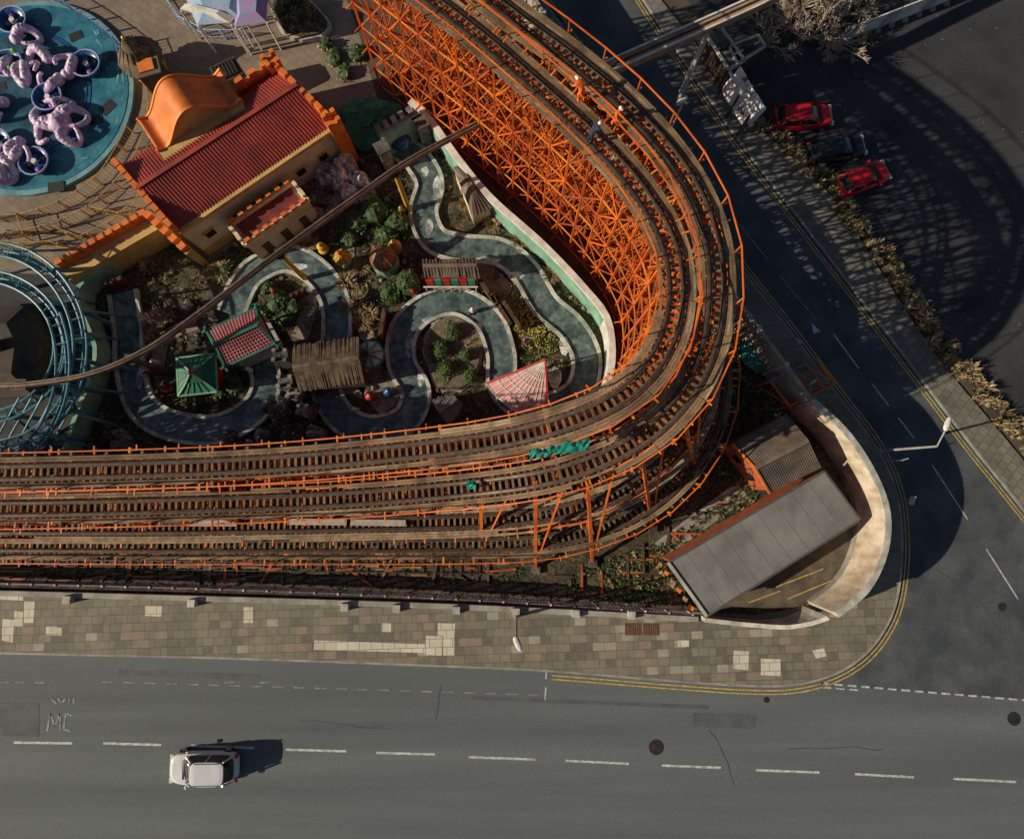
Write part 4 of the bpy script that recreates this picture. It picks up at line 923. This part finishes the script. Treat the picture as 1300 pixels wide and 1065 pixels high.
for _ in range(200):
    u=R.uniform(-20,930); v=R.uniform(700,738) if u<700 else R.uniform(640,745)
    p=P(u,v)
    if not inpoly(p,YP): continue
    a=R.choice([0,0,.1,1.57,R.uniform(0,3)]); k=_%4; o.part(['planks','old_planks','red_planks','old_planks_b'][k],[mOld,mWoodD,mOrangeD,mWood][k]).box((p.x,p.y,.06+_*.0005),(R.uniform(.5,2.2),.15,.08),a)
o.done()
o=Obj('old_miniature_railway')
for s in(-.3,.3):
    o.part('rails',mSteel).beam(P(-80,714)+Vector((0,s,.12)),P(620,722)+Vector((0,s,.12)),.07,.1)
a=P(-80,714);b=P(620,722)
for i in range(60): p=a.lerp(b,i/59); o.part('sleepers',mWoodD).box((p.x,p.y,.05),(.2,1.,.07))
o.done()
# ================================================================= RIGHT SIDE
o=Obj('coastal_hedge'); g1=o.part('dry_stems',mDry); g2=o.part('pale_plumes',M('plumes',(.5,.38,.22),(.34,.25,.14),2,.9)); g3=o.part('green_stems',M('olive_leaf',(.13,.12,.04),(.2,.16,.07),2,.9))
HB=cat(PL([(965,158),(1000,190),(1045,232),(1085,290),(1130,345),(1165,400),(1205,455),(1250,508),(1300,560),(1400,680),(1560,880)]),.34)
for p,n in zip(HB,norms(HB)):
    for k in range(2):
        q=p-n*R.uniform(-.7,.7)*1.; h=R.uniform(.5,1.3); r=R.uniform(.3,.65)
        tuft(R.choice([g1,g2,g2,g3]),q,r,22,h,.035)
        if R.random()<.5: leaves(R.choice([g1,g2,g3]),(q.x,q.y,.2),r*.8,24,.08,h*.8)
o.done()
def car(name,u,v,ang,paint,L=4.3,W=1.78,Hh=1.48,hatch=True):
    c=P(u,v,.6); c.z=0; o=Obj(name); rot=Matrix.Rotation(ang,3,'Z')
    def T(x,y_,z): 
        q=rot@Vector((x,y_,z)); return Vector((c.x+q.x,c.y+q.y,q.z+.02))
    def ring(x0,x1,w,z,e=4.,n=36,zf=None):
        out=[]
        for i in range(n):
            t=2*math.pi*i/n; ct,st=math.cos(t),math.sin(t)
            x=(x0+x1)/2+(x1-x0)/2*math.copysign(abs(ct)**(2/e),ct); y_=w/2*math.copysign(abs(st)**(2/e),st)
            out.append(T(x,y_,z+(zf(x) if zf else 0)))
        return out
    hl=L/2
    slope=lambda x:-.16*max(0,(x-.6)/(hl-.6))**1.3-.06*max(0,(-x-1.4)/(hl-1.4))
    b=o.part('body',paint,False)
    b.loft([ring(-hl+.08,hl-.1,W-.14,.2,5),ring(-hl,hl,W,.38,4.5),ring(-hl+.01,hl-.02,W,.65,4.5,zf=lambda x:slope(x)*.5),ring(-hl+.06,hl-.12,W-.06,.86,4.2,zf=slope),ring(-hl+.16,hl-.3,W-.26,.93,4.,zf=slope)])
    x0=-hl+.22 if hatch else -hl+.6; x1=hl-1.15
    g=o.part('glasshouse',mGlass); g.loft([ring(x0,x1,W-.2,.88,4.5),ring(x0+.16,x1-.32,W-.34,1.2,4.5),ring(x0+.32,x1-.75,W-.5,Hh-.07,4.5)])
    r=o.part('roof',paint); r.loft([ring(x0+.3,x1-.72,W-.47,Hh-.08,4.5),ring(x0+.34,x1-.8,W-.54,Hh-.02,4.5),ring(x0+.55,x1-1.,W-.8,Hh,4)])
    pl=o.part('pillars',paint)
    for s in(-1,1):
        pl.beam(T(x1-.06,s*(W/2-.2),.9),T(x1-.76,s*(W/2-.29),Hh-.07),.07); pl.beam(T(x0+.06,s*(W/2-.2),.9),T(x0+.38,s*(W/2-.29),Hh-.07),.1); xm=(x0+x1)/2-.1; pl.beam(T(xm,s*(W/2-.1),.9),T(xm,s*(W/2-.26),Hh-.07),.07)
        o.part('mirrors',paint).box(T(x1-.15,s*(W/2+.06),.95),(.13,.2,.14),ang)
        o.part('headlights',mWhite).box(T(hl-.18,s*(W/2-.28),.62),(.22,.34,.12),ang); o.part('tail_lights',mRed).box(T(-hl+.08,s*(W/2-.22),.76),(.14,.28,.16),ang)
        for x in(-hl+.8,hl-.82):
            o.part('wheels',mTyre).cyl(T(x,s*(W/2-.2),.3),T(x,s*(W/2+.02),.3),.31,.31,18); o.part('hubs',mChrome).cyl(T(x,s*(W/2+.02),.3),T(x,s*(W/2+.035),.3),.19,.17,12)
    o.part('number_plate',mWhite).box(T(hl-.0,0,.42),(.03,.5,.11),ang); o.part('bonnet_seam',mTyre).beam(T(x1+.1,-.6,.915),T(x1+.1,.6,.915),.04,.03)
    for k in(-1,1): o.part('roof_rails',mDark).beam(T(x0+.6,k*(W/2-.34),Hh-.01),T(x1-1.,k*(W/2-.34),Hh-.01),.04,.04)
    o.done()
car('parked_car',1020,149,math.radians(4),mRedCar,4.5,1.88,1.5)
car('parked_car',1063,190,math.radians(10),mBlkCar,4.4,1.82,1.45)
car('parked_car',1096,227,math.radians(22),mRedCar,4.1,1.8,1.5)
car('moving_car',259,974,math.radians(181),mWhtCar,4.6,2.0,1.8)
def lamp(u,v,hu,hv,h=7.6):
    o=Obj('street_lamp'); b=P(u,v); hd=P(hu,hv,h); top=Vector((b.x,b.y,h-.15))
    o.part('base',mChrome).cyl(b,b+Z*1.2,.14,.13,12); o.part('pole',mChrome).cyl(b+Z*1.2,top,.1,.065,12)
    d=(hd-top); d.z=0; dn=d.normalized()
    o.part('arm',mChrome).tube([top,top+d*.4+Z*.12,hd-dn*.3+Z*.1],.05,8)
    h0=o.part('lantern',mWhite,True)
    sd=Vector((-dn.y,dn.x,0)); rings=[]
    for t,w_ in((-.4,.1),(-.25,.18),(.1,.2),(.4,.14),(.5,.04)): rings.append([hd+dn*t+sd*w_*math.cos(k*.785)+Z*(.08*math.sin(k*.785)+.06) for k in range(8)])
    h0.loft(rings,True,True); o.part('lens',mGlass).box(hd+Z*-.02,(.5,.2,.03),math.atan2(dn.y,dn.x)); o.done()
lamp(838,195,866,128); lamp(1108,573,1202,539); lamp(655,781,657,816)
for (u,v,a) in[(1120,585,.3),(1132,634,1.2),(1012,492,.7)]:
    o=Obj('traffic_sign'); b=P(u,v); o.part('pole',mChrome).cyl(b,b+Z*2.6,.04); d=Vector((math.cos(a),math.sin(a),0)); o.part('plate',mWhite).beam(b+Z*2.5-d*.3,b+Z*2.5+d*.3,.04,.6); o.part('back',mDark).beam(b+Z*2.5-d*.27+Vector((d.y,-d.x,0))*.035,b+Z*2.5+d*.27+Vector((d.y,-d.x,0))*.035,.02,.5); o.done()
o=Obj('billboard'); a=P(926,92,3.2); b=P(958,146,3.2); d=(b-a).normalized(); n=Vector((d.y,-d.x,0))
o.part('panel',M('billboard_panel',(.8,.74,.74),(.12,.1,.12),.9,.6,lo=.55,hi=.6)).beam(a-Z*1.1-n*.5,b-Z*1.1-n*.5,.15,2.4,up=(Z+n*-.35).normalized()); o.part('frame',mWhite).beam(a+Z*.05,b+Z*.05,.22,.1)
for t in(0.05,.5,.95): p=a.lerp(b,t); o.part('legs',mDark).beam((p.x+n.x*.2,p.y+n.y*.2,0),(p.x+n.x*.2,p.y+n.y*.2,3),.15)
o.done()
for quad in([(893,40),(912,32),(945,78),(925,90)],[(925,60),(962,46),(971,60),(936,82)]):
    h=2.6; o=Obj('white_framed_kiosk')
    q=PL(quad,h); c=sum(q,Vector())/4
    o.part('walls',mWoodD).prism([c.lerp(p,.93) for p in q],0,h-.1); o.part('roof',M('kiosk_roof',(.13,.12,.115),(.07,.065,.06),2)).prism(q,h-.09,h)
    for i in range(4): o.part('frame',mConcL).beam(q[i]+Z*.08,q[(i+1)%4]+Z*.08,.18,.16)
    o.part('frame',mConcL).beam(q[0].lerp(q[3],.5)+Z*.07,q[1].lerp(q[2],.5)+Z*.07,.12,.12)
    o.part('roof_unit',mSteel).box((c.x,c.y,h+.2),(.7,.5,.4),.5)
    o.done()
o=Obj('hoarding')
for i in range(9):
    a=P(1075+i*18,38-i*7,1.8); b=P(1092+i*18,31.5-i*7,1.8); o.part('panel_a' if i%2 else 'panel_b',mWhite if i%3 else M('hoarding_art',(.5,.4,.45),(.2,.3,.2),2)).beam(a-Z*.8,b-Z*.8,.1,1.8)
    o.part('feet',mConc).box((a.x,a.y,.1),(.4,.8,.2))
o.done()
o=Obj('scrub_patch'); g=[o.part('dry',mDry),o.part('twiggy',mBark),o.part('green',mLeafD)]
for _ in range(300):
    p=P(R.uniform(950,1110),R.uniform(-20,60)); tuft(R.choice(g),p,R.uniform(.2,.6),10,.5,.025)
o.done()
o=Obj('litter_scraps')
for _ in range(60):
    p=P(R.uniform(980,1300),R.uniform(20,430)); o.part('paper',mConc).box((p.x,p.y,.02),(R.uniform(.05,.12),.05,.012),R.uniform(0,3))
o.done()
# ================================================================= CAMERA, SUN, SKY
cd=bpy.data.cameras.new('camera'); cam=bpy.data.objects.new('camera',cd); bpy.context.collection.objects.link(cam)
cam.location=(0,0,H); cam.rotation_euler=(TH,0,0); cd.sensor_width=36; cd.lens=24; cd.shift_y=-45/1300; cd.clip_end=2000
bpy.context.scene.camera=cam
el=math.radians(28); hd=Vector((.97,.24,0)).normalized()
d=Vector((hd.x*math.cos(el),hd.y*math.cos(el),-math.sin(el)))
sl=bpy.data.lights.new('sun','SUN'); sl.energy=5.; sl.angle=math.radians(.5); sl.color=(1,.88,.68)
so=bpy.data.objects.new('sun',sl); so.rotation_euler=d.to_track_quat('-Z','Y').to_euler(); so.location=(-60,-20,60); bpy.context.collection.objects.link(so)
w=bpy.data.worlds.new('World'); bpy.context.scene.world=w; w.use_nodes=True
sk=w.node_tree.nodes.new('ShaderNodeTexSky'); sk.sky_type='NISHITA'; sk.sun_disc=False; sk.sun_elevation=el; sk.sun_rotation=math.atan2(-hd.x,-hd.y)%(2*math.pi)
bg=w.node_tree.nodes['Background']; bg.inputs['Strength'].default_value=.05; w.node_tree.links.new(sk.outputs[0],bg.inputs[0])
sc=bpy.context.scene; sc.view_settings.view_transform='Standard'; sc.view_settings.look='None'; sc.view_settings.exposure=0
